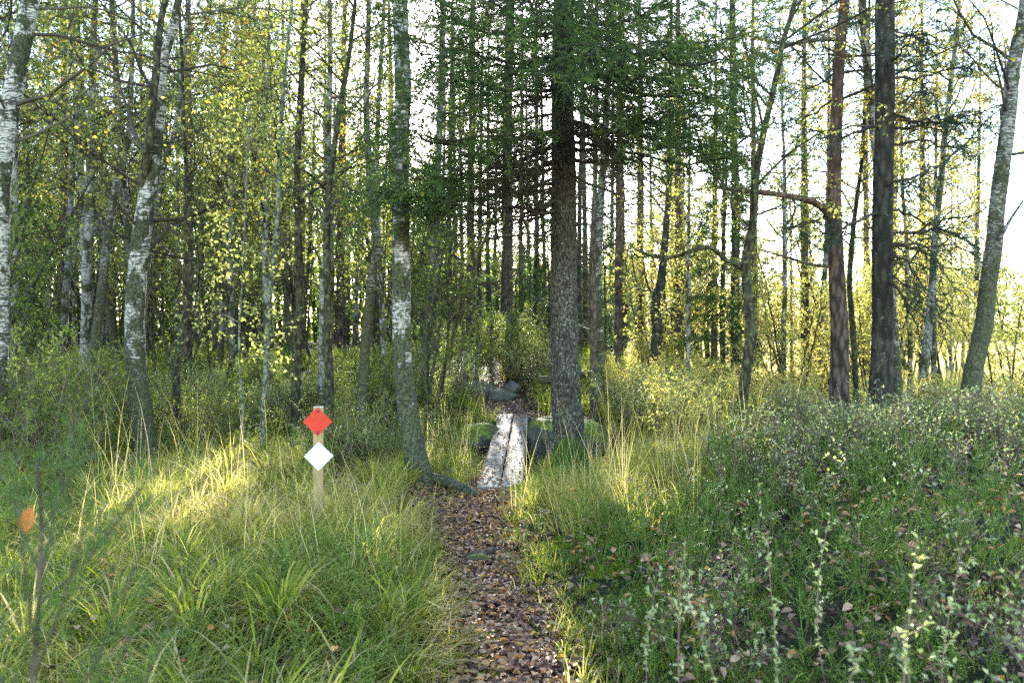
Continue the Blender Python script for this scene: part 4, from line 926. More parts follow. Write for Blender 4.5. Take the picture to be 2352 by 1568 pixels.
# ------------------------------------------------------------------ bushes
BM = [proto_bush(1), proto_bush(2, .8, 36, tlo=.1, thi=.8, leafL=.026), proto_bush(3, .7, 30, 'heath_leaf', 0, .95, .02, .8, 10), proto_bush(4, .8, 26, 'lime_leaf', .1, 1., .035)]
def bush(i, px, d, s, label, group=None, x=None):
    x = W(px, 0, d)[0] if x is None else x
    o = link('bush', BM[i]); o.location = (x, d, H(x, d)); o.rotation_euler = (0, 0, rng.uniform(0, 6)); o.scale = (s * 1.1, s * 1.1, s)
    tag(o, label, 'bush', group); return o
bush(0, 40, 7.6, 1.5, 'big dusty green bush beside the white birch at the very edge')
bush(1, 105, 6.9, .9, 'twiggy green bush with tiny leaves just in from the edge birch')
bush(0, 185, 8.6, .8, 'leafy bush at the foot of the crooked reddish dark birch')
bush(1, 90, 9.2, 1.6, 'taller bush behind the dusty green one near the edge birch')
bush(1, 845, 8.2, 1.0, 'grey green bush between the trail post and the bridge birch')
bush(2, 800, 8.4, 1.0, 'small leaved bush at the foot of the dark leaning birch')
bush(0, 450, 9.2, 1.0, 'thin green bush growing round the forked mossy stem')
bush(0, 1180, 16.0, 1.5, 'rounded dark green bush on the mound above the grey rocks')
bush(2, 1225, 15.4, 1.3, 'low bush on the mound close to the thick spruce trunk')
bush(0, 1070, 15.5, 1.4, 'pale leafy bush on the near slope of the mound, left of the grey rocks')
bush(2, 1020, 13.0, 1.3, 'straggly bush behind the bridge birch')
bush(3, 1560, 10.2, 1.2, 'yellow green bush between the tall grass and the black S-curved stem')
bush(2, 1490, 11.2, 1.3, 'brownish bush just beyond the mossy boulder')
bush(3, 1430, 12.5, 1.2, 'thin yellow leaved bush behind the stained pale birch foot')
bush(3, 1640, 12.2, 1.3, 'bright yellow bush behind the wavy dark birch')
for px, d, i in [(330, 11, 1), (520, 10.5, 0), (640, 11.5, 2), (740, 12, 1), (930, 12, 0), (180, 12, 0), (1000, 17, 0), (1110, 19, 2), (960, 15, 2), (430, 13, 2), (590, 14, 0), (-40, 10, 0), (1260, 18, 0)]:
    bush(i, px, d, rng.uniform(.8, 1.15), 'low green bush on the floor of the shaded thicket', 'bushes of the thicket floor')
for px, d, i in [(1760, 12, 3), (1850, 13, 2), (1980, 12.5, 3), (2100, 12.5, 3), (2180, 14, 2), (2290, 12.5, 3), (1690, 15, 3), (1560, 14, 3), (1900, 16, 3), (1500, 17, 3)]:
    bush(i, px, d, rng.uniform(1., 1.5), 'sunlit low bush along the marsh edge', 'bushes along the marsh edge')

# ------------------------------------------------------------------ rocks
def rock(name, label, c, size, mat, seed, amp=.22, group=None, rz=0., cat='rock'):
    nu_, nv_ = 48, 28
    th = np.linspace(0, 2 * np.pi, nu_, endpoint=False); ph = np.linspace(0.02, np.pi - .02, nv_)
    TH, PH = np.meshgrid(th, ph)
    X, Y, Z = np.sin(PH) * np.cos(TH), np.sin(PH) * np.sin(TH), np.cos(PH)
    f = 1 + amp * 1.3 * vn(X * 1.3 + seed, Y * 1.3, Z * 1.3) + amp * .4 * vn(X * 3 + seed, Y * 3, Z * 3) + amp * .14 * vn(X * 8, Y * 8 + seed, Z * 8)
    # a few flat facets
    rr = np.random.default_rng(seed)
    for _ in range(14):
        n_ = rr.normal(size=3); n_ /= np.linalg.norm(n_); dd = X * n_[0] + Y * n_[1] + Z * n_[2]
        f = np.where(dd * f > .80, .80 / np.maximum(dd, .1) * .6 + f * .4, f)
    V = np.stack([X * f * size[0], Y * f * size[1], Z * f * size[2]], -1)
    g = Geo(); i = np.arange(nu_ * nv_).reshape(nv_, nu_); i2 = np.roll(i, -1, 1)
    g.add(V, np.stack([i[:-1], i[1:], i2[1:], i2[:-1]], -1).reshape(-1, 4))
    o = link(name, g.mesh(name, [M[mat]], True)); o.location = tuple(c); o.rotation_euler = (0, 0, rz)
    return tag(o, label, cat, group)
def rock_px(label, px, py, d, sx, sy, sz, mat, seed, **k):
    return rock('boulder', label, W(px, py, d), (sx, sy, sz), mat, seed, **k)
rock_px('dark boulder with a yellow mossy top tucked under the near side of the plank bridge', 1098, 1006, 10.6, .40, .42, .23, 'rock_mossy', 2, rz=.5)
rock_px('dark steep boulder between the plank bridge and the thick spruce', 1264, 1012, 10.2, .27, .42, .33, 'rock_mossy', 5, rz=.9)
rock_px('broad sloping boulder capped with bright moss behind the thick spruce', 1352, 1010, 10.5, .38, .42, .30, 'rock_mossy', 9, rz=.3)
rock_px('smooth blue grey rock lying lowest on the leafy slope past the planks', 1133, 912, 13.8, .40, .35, .17, 'rock', 11)
rock_px('darker grey rock just above the smooth blue grey one', 1100, 898, 14.6, .42, .4, .20, 'rock', 14)
rock_px('small round grey rock closest to the mound', 1176, 893, 14.4, .16, .2, .15, 'rock', 17)
rock_px('low flat mossy stone in the grass past the thick spruce', 1470, 1092, 7.9, .34, .2, .09, 'rock_mossy', 20)
rock_px('small mossy stone bedded in the leafy path', 1098, 1280, 5.15, .07, .05, .03, 'rock_mossy', 23)
rock_px('small half-buried boulder below the second steep boulder', 1300, 960, 11.5, .3, .3, .2, 'rock_mossy', 27)
0 and rock_px('moss cushion covered stone at the very bottom of the path', 1075, 1500, 3.75, .12, .2, .07, 'rock_mossy', 29)

def log(name, label, pts, r0, r1, bark, cat='log', sides=14):
    PP, RR = smooth_path(np.array(pts), np.linspace(r0, r1, len(pts)), 50)
    g = trunk_geo(PP, RR, sides, .1, 0, seed=3, fs=7)
    n = len(PP) * sides
    for idx0, c in ((0, PP[0]), (n - sides, PP[-1])):
        m0 = g.n; g.add(c[None]); g.T.append(np.array([[idx0 + j, idx0 + (j + 1) % sides, m0] for j in range(sides)])); g.TM.append(np.zeros(sides, int))
    o = link(name, g.mesh(name, [M[bark]], True, PP[0])); o.location = tuple(PP[0]); return tag(o, label, cat)
log('tree_root', 'short dark root crossing the leafy path near its lower end', [W(1108, 1446, 3.95), W(1140, 1450, 3.95), W(1175, 1458, 3.93), W(1202, 1462, 3.9)], .022, .018, 'dead_bark', 'root')
log('tree_root', 'stubby dark root in the path beside the small mossy stone', [W(1080, 1276, 5.2), W(1110, 1270, 5.2), W(1135, 1262, 5.25)], .025, .02, 'dead_bark', 'root')
log('fallen_log', 'pale fallen log lying behind the thick spruce', [W(1240, 872, 13.2), W(1300, 868, 13), W(1347, 857, 12.7)], .07, .06, 'birch_far')
log('fallen_log', 'dark rotten log on the shaded ground behind the trail post', [W(430, 938, 12), W(540, 940, 12), W(660, 960, 11.5)], .08, .06, 'mossy_bark')

# ------------------------------------------------------------------ plank bridge
br = thing('plank_bridge', 'two weathered grey planks scattered with brown leaves bridging the ditch between the boulders', 'bridge', (-.1, 7.4, 0))
def plank(x0, x1, w0, y0, y1, z0, z1, seed, crown=.006):
    ns, nw = 80, 9; t = np.linspace(0, 1, ns); s = np.linspace(-1, 1, nw)
    T_, S_ = np.meshgrid(t, s, indexing='ij')
    cx = x0 + (x1 - x0) * T_
    sag = -.02 * 4 * T_ * (1 - T_)
    wv = w0 / 2 + .004 * vn(T_ * 12, np.sign(S_) * 3 + seed)
    X = cx + S_ * wv; Y = y0 + (y1 - y0) * T_ + .012 * vn(S_ * 3 + seed, T_ * 0 + seed) * (np.abs(T_ - .5) > .49)
    Z = z0 + (z1 - z0) * T_ + sag - crown * S_ ** 2 + .003 * vn(T_ * 30, S_ * 4 + seed)
    top = np.stack([X, Y, Z], -1); bot = top.copy(); bot[..., 2] -= .045
    g = Geo(); i = np.arange(ns * nw).reshape(ns, nw); m = ns * nw
    q = [np.stack([i[:-1, :-1], i[:-1, 1:], i[1:, 1:], i[1:, :-1]], -1).reshape(-1, 4), (np.stack([i[:-1, :-1], i[1:, :-1], i[1:, 1:], i[:-1, 1:]], -1) + m).reshape(-1, 4)]
    for a in (i[:, 0], i[:, -1][::-1], i[0, ::-1], i[-1]):
        q.append(np.stack([a[:-1], a[1:], a[1:] + m, a[:-1] + m], -1))
    g.add(np.stack([top, bot]), np.concatenate(q))
    me = g.mesh('plank', [M['plank']], False, (-.1, 7.4, 0)); return link('plank', me, br)
BX0, BX1 = -.115, .019
plank(BX0 - .111, BX1 - .111, .203, 7.38, 11.72, .045, .27, 1)
plank(BX0 + .111, BX1 + .111, .206, 7.44, 11.66, .038, .265, 5)
def sleeper(y, z, x):
    g = Geo(); P = np.array([(x - .34, y, z), (x - .1, y + .01, z + .003), (x + .12, y - .01, z), (x + .36, y, z)])
    PP, RR = smooth_path(P, [.05, .052, .05, .048], 20); trunk_geo(PP, RR, 10, .06, 0, geo=g)
    link('sleeper', g.mesh('sleeper', [M['mossy_bark']], True, (-.1, 7.4, 0)), br)
sleeper(7.7, -.045, -.1); sleeper(11.4, .155, .0)
def bridge_z(x, y):
    t = np.clip((y - 7.4) / 4.3, 0, 1); return .045 + .225 * t - .02 * 4 * t * (1 - t)
def on_bridge(x, y):
    t = (y - 7.4) / 4.3; return (t > 0) & (t < 1) & (np.abs(x - (BX0 + (BX1 - BX0) * t)) < .21)

# ------------------------------------------------------------------ trail post with two diamond markers
pc = W(731, 1240, 5.5); px_, py_ = pc[0], 5.5; pz = H(px_, py_)
post_top = W(731, 933, 5.5)[2]
pw, pd_ = .0255 * 2, .045
post = thing('trail_post', 'square wooden trail post standing in tall grass with orange and white diamonds', 'post', (px_, py_, pz))
post.rotation_euler = (R_(-1), 0, R_(7))
def boxmesh(name, x0, x1, y0, y1, z0, z1, mat, bev=.002, rot=None, segs=1):
    import bmesh
    bm = bmesh.new(); bmesh.ops.create_cube(bm, size=1)
    for v in bm.verts: v.co = Vector(((x0 + x1) / 2 + v.co.x * (x1 - x0), (y0 + y1) / 2 + v.co.y * (y1 - y0), (z0 + z1) / 2 + v.co.z * (z1 - z0)))
    bmesh.ops.bevel(bm, geom=bm.edges[:], offset=bev, segments=2, affect='EDGES')
    me = bpy.data.meshes.new(name); bm.to_mesh(me); bm.free(); me.materials.append(M[mat]); return me
ph_ = post_top - pz
link('shaft', boxmesh('shaft', -.0335, .0335, -.022, .022, -.35, ph_ - .006, 'post', .002), post)
link('end_grain', boxmesh('end_grain', -.033, .033, -.0215, .0215, ph_ - .0058, ph_, 'pale_end_wood', .0015), post)
def diamond(name, zc, xc, half, mat, smat, label):
    import bmesh
    root = bpy.data.objects.new(name, None); COL.objects.link(root); root.parent = post; root.location = (xc, -.0245, zc)
    root['label'] = label
    bm = bmesh.new()
    n = 10; vs_ = {}
    # square sheet on its corner, slightly bowed over the post
    for i in range(n + 1):
        for j in range(n + 1):
            a = (i / n - .5) * 2; b = (j / n - .5) * 2
            x = (a - b) / 2 * half; z = (a + b) / 2 * half
            y = -.0015 + .010 * (abs(x) / half) ** 1.6
            vs_[i, j] = bm.verts.new((x, y, z))
    for i in range(n):
        for j in range(n): bm.faces.new((vs_[i, j], vs_[i + 1, j], vs_[i + 1, j + 1], vs_[i, j + 1]))
    bmesh.ops.recalc_face_normals(bm, faces=bm.faces[:])
    r_ = bmesh.ops.solidify(bm, geom=bm.faces[:], thickness=.0022)
    me = bpy.data.meshes.new('plate'); bm.to_mesh(me); bm.free(); me.materials.append(M[mat])
    link('plate', me, root)
    for sz in (half * .74, -half * .72):
        bm = bmesh.new(); rings = [(0, .0), (.0105, 0), (.0105, -.0018), (.0075, -.0032), (.0072, -.0055), (.0045, -.0060), (.0042, -.0036), (0, -.0036)]
        prev = None; S = 18
        for rr_, yy in rings:
            cur = [bm.verts.new((rr_ * math.cos(2 * math.pi * q / S), yy, rr_ * math.sin(2 * math.pi * q / S))) for q in range(S)] if rr_ > 0 else [bm.verts.new((0, yy, 0))]
            if prev:
                for q in range(S):
                    a = prev[q % len(prev)]; b = prev[(q + 1) % len(prev)]; c = cur[(q + 1) % len(cur)]; d = cur[q % len(cur)]
                    f = list(dict.fromkeys((a, b, c, d)))
                    if len(f) > 2: bm.faces.new(f)
            prev = cur
        bmesh.ops.recalc_face_normals(bm, faces=bm.faces[:])
        me = bpy.data.meshes.new('screw'); bm.to_mesh(me); bm.free(); me.materials.append(M[smat])
        link('screw', me, root, (0.002, -.0040, sz))
zo = W(729, 967, 5.5)[2] - pz; zw = W(731, 1046, 5.5)[2] - pz
diamond('orange_marker', zo, -.004, .100, 'orange_plastic', 'red_screw', 'orange diamond marker with two dark red screws')
diamond('white_marker', zw, .004, .100, 'white_plastic', 'white_screw', 'white diamond marker with two white screws')

# ------------------------------------------------------------------ ground cover
def frustum_pts(n, y0, y1, x0px=-120, x1px=2470, pw_=1.0):
    y = y0 + (y1 - y0) * rng.random(n) ** pw_
    px = rng.uniform(x0px, x1px, n)
    return (px - 1176) * K / FPX * y, y
def keep_off(x, y, m=0.0):
    k = (path_d(x, y) > m) & ~(on_bridge(x, y))
    for a, b, r_ in ((o6[0], o6[1], .24), (o6[0] - .1, o6[1] - .35, .2), (o4[0], o4[1], .2), (o4[0] + .1, o4[1] - .4, .3), (o4[0] + .45, o4[1] - .3, .3), (-.55, 6.1, .28), (1.06, 9.9, .38), (1.03, 9.3, .3), (1.0, 8.9, .2), (o2[0], o2[1] - .3, .25), (o2[0] + .05, o2[1] - .7, .35), (o2[0] + .1, o2[1] - 1.15, .3), (o2[0], o2[1], .15), (px_, py_, .04)):
        k &= (x - a) ** 2 + (y - b) ** 2 > r_ ** 2
    return k

def tufts(name, nt_, y0, y1, xr, nb, L, Wd, tint_fn, dens_fn, spread=.05, label=None, k=5, lean=.9, pw_=1.0, drop=(1.1, 2.3), th=(0, .6), straw=.0):
    x, y = frustum_pts(nt_, y0, y1, *xr, pw_=pw_)
    kp = rng.random(nt_) < dens_fn(x, y); x, y = x[kp], y[kp]; N = len(x)
    sc = rng.uniform(.6, 1.25, N)
    X = np.repeat(x, nb); Y = np.repeat(y, nb); S = np.repeat(sc, nb); n = N * nb
    az = rng.uniform(0, 6.28, n); rr = spread * rng.random(n) ** .5
    RX, RY = X + rr * np.cos(az), Y + rr * np.sin(az)
    az = az + rng.normal(0, .5, n)
    # common combing direction
    cd = 6.28 * (.5 + .5 * vn(X * .6 + 3, Y * .6)); cx, cy_ = np.cos(az) + lean * .6 * np.cos(cd), np.sin(az) + lean * .6 * np.sin(cd); az = np.arctan2(cy_, cx)
    root = np.stack([RX, RY, hgt(RX, RY) - .01], 1)
    tt = np.repeat(tint_fn(x, y) + rng.normal(0, .08, N), nb) + rng.normal(0, .14, n)
    tt = np.where(rng.random(n) < straw, rng.uniform(.72, 1, n), tt)
    g = Geo()
    g.blades(root, az, L * S * rng.uniform(.5, 1.2, n), Wd * rng.uniform(.6, 1.2, n), rng.uniform(th[0], th[1], n), rng.uniform(drop[0], drop[1], n), np.clip(tt, 0, 1), k)
    o = link(name, g.mesh(name, [M['grass']])); tag(o, label, 'grass', kind='stuff'); return o

def d_left(x, y):
    pd = path_d(x, y)
    return np.where(x < path_x(y), 1.0, 0.0) * sm(.02, .3, pd) * keep_off(x, y, .1) * (0.35 + .65 * sm(-.5, .3, vn(x * 1.1 + 2, y * 1.1))) * (1 - .7 * sm(9, 13, y))
def t_left(x, y):
    a = np.exp(-(((x + 1.9) / 1.5) ** 2 + ((y - 6.2) / 1.5) ** 2))  # yellower pool puts the sunlit patch by the post into the tint
    b = np.exp(-(((x + 1.0) / .5) ** 2 + ((y - 6.0) / .9) ** 2))
    return .36 + .30 * a + .18 * b + .2 * vn(x * .9 + 7, y * .9)
tufts('tall_grass', 1500, 2.3, 13, (-150, 1150), 28, .34, .0085, t_left, d_left, .07, 'tall arching yellow green grass round the trail post', pw_=.75, lean=.5, th=(0, .9), drop=(1.2, 2.7), straw=.3)
tufts('dry_grass', 1300, 2.6, 10, (50, 1150), 24, .38, .0062, lambda x, y: .84 + 0 * x, lambda x, y: d_left(x, y) * .8, .08, 'straw coloured dead grass matted among the green', drop=(1.5, 2.5), th=(.5, 1.3))
def d_right(x, y):
    z1 = np.exp(-(((x - 1.45) / .75) ** 2 + ((y - 8.2) / 1.3) ** 2)) + .9 * np.exp(-(((x - .85) / .45) ** 2 + ((y - 6.9) / .5) ** 2)) + .8 * np.exp(-(((x - .3) / .28) ** 2 + ((y - 6.7) / .4) ** 2))
    z1 = z1 + sm(-.2, .25, (.5 + .36 * np.maximum(y - 3, 0)) - x) * (x > .3) * sm(5.0, 6.0, y) * (y < 11)
    z1 = z1 + .8 * np.exp(-(((x - 2.6) / 1.2) ** 2 + ((y - 10.5) / 1.2) ** 2)) + .9 * np.exp(-(((x + .75) / .35) ** 2 + ((y - 9.6) / 1.4) ** 2))
    return np.clip(z1, 0, 1) * keep_off(x, y, .05)
tufts('tussock_grass', 2900, 5.0, 13, (950, 2200), 32, .33, .0080, lambda x, y: .56 + .2 * vn(x * 1.5, y * 1.5), d_right, .06, 'bright tussocks of yellow green grass round the spruce and bridge', pw_=.8, straw=.25, drop=(1.2, 2.6), th=(0, .9))
tufts('rank_grass', 1500, 11.5, 24, (900, 2400), 26, .5, .010, lambda x, y: .45 + .3 * vn(x * .7, y * .7), lambda x, y: .75 * keep_off(x, y, .15), .12, 'loose grass of the forest floor beyond the boulders', k=4)
tufts('thicket_grass', 1600, 9, 24, (-150, 1000), 24, .4, .010, lambda x, y: .28 + .2 * vn(x * .7, y * .7), lambda x, y: .7 * keep_off(x, y, .15), .12, 'sparse green grass under the birch thicket', k=4)
tufts('seed_stalks', 900, 4.0, 12, (150, 2000), 3, .95, .0042, lambda x, y: .88 + 0 * x, lambda x, y: np.clip(d_left(x, y) * .5 + d_right(x, y), 0, 1), .05, 'tall thin straw stalks standing over the grass', drop=(.3, 1.3), th=(0, .35), k=6)
tufts('grass_tussocks', 950, 2.3, 11, (-150, 1150), 85, .44, .0095, lambda x, y: t_left(x, y) + .06, d_left, .045, 'big arching tussocks of grass across the open ground by the trail post', pw_=.7, lean=.25, th=(.05, .9), drop=(1.5, 2.9), straw=.25, k=6)
tufts('path_edge_grass', 1500, 2.8, 7.4, (900, 1450), 14, .17, .0055, lambda x, y: .5 + .3 * vn(x * 3, y * 3), lambda x, y: .5 * sm(.22, .05, np.abs(path_d(x, y) - .10)), .03, 'short grass spilling over the path edges', straw=.3, drop=(1.2, 2.4), th=(0, 1.))
# pale marsh
x, y = frustum_pts(26000, 14, 75, 1380, 2500, .6); kp = (x / y > .13); x, y = x[kp], y[kp]; n = len(x)
g = Geo(); g.blades(np.stack([x, y, hgt(x, y)], 1), rng.uniform(0, 6.28, n), rng.uniform(.25, .6, n), .02 + .0006 * y, rng.uniform(0, .4, n), rng.uniform(.5, 1.4, n), rng.random(n), 4)
tag(link('marsh_grass', g.mesh('marsh_grass', [M['marsh']])), 'pale straw coloured sedge of the open marsh', 'grass', kind='stuff')

def plants(name, n, y0, y1, xr, dens_fn, h, leafmat, stemmat, leafL, n2, n3, nl, label, tlo=0, thi=1., pw_=.8, spread=.35, lw=.6, wig=.12, r0=.0022, L2=.5, L3=.25, leafkeep=1., rmin=.0011, stemt=(0, 1), flat_=.8, hv=.5, fine=False):
    x, y = frustum_pts(n, y0, y1, *xr, pw_=pw_); kp = rng.random(n) < dens_fn(x, y); x, y = x[kp], y[kp]; N = len(x)
    k = 6; P = np.zeros((N, k, 3)); P[:, 0] = np.stack([x, y, hgt(x, y) - .02], 1)
    az = rng.uniform(0, 6.28, N); sp = rng.random(N) * spread
    d = np.stack([np.cos(az) * sp, np.sin(az) * sp, np.ones(N)], 1); d /= np.linalg.norm(d, axis=1, keepdims=True)
    Lh = h * (1 + hv * vn(x * 1.2, y * 1.2)) * rng.uniform(.6, 1.15, N)
    for s in range(1, k):
        d = d + rng.normal(size=(N, 3)) * wig; d /= np.linalg.norm(d, axis=1, keepdims=True); P[:, s] = P[:, s - 1] + d * (Lh / (k - 1))[:, None]
    R = np.linspace(r0, r0 * .5, k)[None] * rng.uniform(.8, 1.3, N)[:, None]
    g = Geo(); g.tubes(P, R, 3, tint=rng.uniform(*stemt, N))
    B, RB = grow(P, R, n2, .25, 1, Lh * L2, .65, .05, .12, 4, .7, .4, rmin); g.tubes(B, RB, 3, tint=rng.uniform(*stemt, len(B)))
    Cc = B
    if n3:
        Cc, RC = grow(B, RB, n3, .15, 1, h * L3, .65, .05, .12, 4, .8, .3, rmin); g.tubes(Cc, RC, 3, tint=rng.uniform(*stemt, len(Cc)))
    if nl: leaf_on(g, Cc, nl, leafL, leafL * lw, tlo, thi, t0=.05, droop=.05, mat=1, flat_=flat_, keep=leafkeep, fine=fine)
    o = link(name, g.mesh(name, [M[stemmat], M[leafmat]])); return tag(o, label, 'undergrowth', kind='stuff')
def d_bank(x, y):
    e = path_d(x, y)
    lim = .10 + .35 * vn(y * 1.5, 3.3) + .6 * sm(4.4, 5.6, y)
    up = (1 - sm(7.2, 9.3, y) * (1 - sm(1.9, 2.8, x))) * (1 - .85 * sm(5.2, 6.0, y) * (1 - sm(-.3, .1, x - (.35 + .36 * (y - 3)))))
    return (x > 0) * sm(lim, lim + .3, e) * up * keep_off(x, y, .1) * (1 - sm(9.6, 11.5, y))
plants('bilberry_shrubs', 3400, 2.0, 9.5, (1050, 2500), lambda x, y: d_bank(x, y) * (.45 + .55 * sm(-.4, .3, vn(x * 2.6, y * 2.6 + 8))), .26, 'green_leaf', 'stem_green', .014, 7, 3, 2, 'low mat of wiry green bilberry stems on the bank', tlo=.1, thi=.8, leafkeep=.35, spread=.6, pw_=.7, r0=.0034, rmin=.0021, stemt=(.2, .85))
def d_heath(x, y):
    return d_bank(x, y) * sm(-.25, .25, x - (.35 + .36 * np.maximum(y - 3, 0))) * np.clip(.05 + .6 * sm(.0, .5, vn(x * 2.3 + 4, y * 2.3)) + .55 * sm(4.2, 6.0, y), 0, .8)
plants('blueberry_shrubs', 1900, 2.0, 11, (1350, 2500), d_heath, .36, 'heath_leaf', 'twig_pale', .028, 5, 4, 2, 'tangled heath of bare red brown twigs with sparse pale oval leaves', spread=.75, flat_=2., pw_=.72, wig=.2, stemt=(0, .7), leafkeep=.9, r0=.0034, rmin=.0018, L2=.55, L3=.3, thi=1.)
def d_l2(x, y):
    e = path_d(x, y); return (x < path_x(y)) * sm(.05, .3, e) * (1 - sm(4.6, 6.2, y)) * (.25 + .75 * sm(-2.2, -.8, x))
plants('bilberry_patch', 800, 2.2, 6.2, (200, 1200), d_l2, .22, 'green_leaf', 'stem_green', .014, 7, 3, 3, 'fresh green bilberry sprigs beside the leafy path', tlo=.2, thi=.95, spread=.5, r0=.0032, rmin=.002, stemt=(.2, .9))
def d_h(x, y):
    e = path_d(x, y); return (x > -.3) * sm(-.05, .1, e) * (1 - sm(.5, .9, e)) * (y < 7.4)
plants('creeping_herbs', 1100, 3.0, 7.4, (900, 1500), d_h, .09, 'green_leaf', 'stem_green', .016, 4, 0, 6, 'small leafy herbs creeping along the path edge', tlo=.3, thi=.9, spread=1.)
plants('floor_sprigs', 2600, 8.5, 20, (-150, 1330), lambda x, y: .8 * keep_off(x, y, .2) * ~((y < 11.8) & (np.abs(x) < .7)), .38, 'green_leaf', 'twig', .03, 5, 3, 5, 'knee high leafy sprigs covering the shaded forest floor', tlo=0, thi=.9, spread=.5, r0=.003, rmin=.002)

# moss: short bright tufts
def moss(name, spots, label):
    g = Geo()
    for x0, y0, r_, n in spots:
        a = rng.uniform(0, 6.28, n); q = r_ * rng.random(n) ** .5; x = x0 + q * np.cos(a) * 1.3; y = y0 + q * np.sin(a)
        root = np.stack([x, y, hgt(x, y) + .012], 1)
        g.blades(root, rng.uniform(0, 6.28, n), rng.uniform(.012, .03, n), .004, rng.uniform(0, .6, n), rng.uniform(.4, 1.4, n), np.clip(rng.normal(.42, .1, n), 0, 1), 3)
    tag(link(name, g.mesh(name, [M['grass']])), label, 'moss', kind='stuff')
def PXG(px, py):                       # ground point seen at a grid position
    d = 4.
    for _ in range(30):
        z = H(W(px, py, d)[0], d); d = d * .5 + .5 * (CAMZ - z) * FPX / max(py * K - HOR, 5)
    return W(px, py, d)[0], d
ms = []
for px, py, r_, n in [(1085, 1470, .13, 1500), (1060, 1540, .16, 1500), (1330, 1245, .2, 1500), (1200, 1352, .10, 500), (990, 1280, .15, 700), (1240, 1120, .2, 900), (980, 1400, .15, 800), (1150, 1230, .12, 500), (1290, 1290, .2, 800), (1430, 1110, .3, 1200)]:
    ms.append((*PXG(px, py), r_, n))
for _ in range(90):
    yy = rng.uniform(2.8, 7.3); sd_ = rng.choice([-1, 1, 1]); xx = path_x(yy) + sd_ * (path_w(yy) * .5 + rng.uniform(.04, .55 if sd_ > 0 else .2)); ms.append((float(xx), yy, rng.uniform(.05, .16), 260))
for _ in range(60):
    yy = rng.uniform(2.6, 6.0); ms.append((rng.uniform(.5, 2.6), yy, rng.uniform(.08, .2), 260))
moss('moss', ms, 'bright green moss along the path')

# ------------------------------------------------------------------ fallen leaves
def fallen(name, x, y, z, L, tint, label, curl=.5):
    n = len(x); g = Geo(); a = rng.uniform(0, 6.28, n)
    d = np.stack([np.cos(a), np.sin(a), rng.normal(0, .22, n)], 1); nr = rng.normal(size=(n, 3)) * .35; nr[:, 2] += 1
    g.leaves(np.stack([x, y, z], 1), d, nr, L * rng.uniform(.55, 1.25, n), L * .75 * rng.uniform(.7, 1.2, n), tint, fold=.22, fine=True)
    return tag(link(name, g.mesh(name, [M['dead_leaf']])), label, 'leaves', kind='stuff')
n = 11000; y = 2.9 + 4.8 * rng.random(n) ** .85; x = path_x(y) + rng.normal(0, .42, n) * (path_w(y) + .12)
kp = (path_d(x, y) < .02 + .2 * rng.random(len(x)) ** 2 + .1 * vn(x * 2, y * 2)); x, y = x[kp], y[kp]
fallen('path_leaves', x, y, hgt(x, y) + .016 + rng.random(len(x)) * .02, .044, rng.random(len(x)), 'thick litter of brown birch leaves on the path')
n = 480; y = rng.uniform(7.42, 11.7, n) ; x = BX0 + (BX1 - BX0) * (y - 7.4) / 4.3 + rng.uniform(-.2, .2, n)
kp = rng.random(n) < .55 + .45 * (y < 8.2); x, y = x[kp], y[kp]
fallen('bridge_leaves', x, y, bridge_z(x, y) + .006 + rng.random(len(x)) * .006, .042, .3 + rng.random(len(x)) * .65, 'brown leaves scattered over the planks')
x, y = frustum_pts(12000, 2.3, 12, 100, 2400, .8); z = hgt(x, y) + .02 + .16 * rng.random(len(x)) * (path_d(x, y) > .3)
fallen('strewn_leaves', x, y, z, .045, rng.random(len(x)), 'single fallen leaves caught in the undergrowth')
n = 2600; y = rng.uniform(11.5, 17, n); x = path_x(y) + rng.normal(0, .6, n)
fallen('slope_leaves', x, y, hgt(x, y) + .03, .05, rng.random(n) * .9, 'brown leaves on the slope beyond the planks')
n = 1300; a = rng.random(n); x = -.95 + .75 * a + rng.normal(0, .12, n); y = 7.0 + rng.normal(0, .35, n)
a2 = rng.random(1500); x = np.append(x, -.85 + .7 * a2); y = np.append(y, 5.4 + rng.random(1500) * 1.6)
n = len(x)
fallen('verge_leaves', x, y, hgt(x, y) + .03 + .02 * rng.random(n), .042, rng.random(n), 'drift of brown leaves at the foot of the bridge birch')

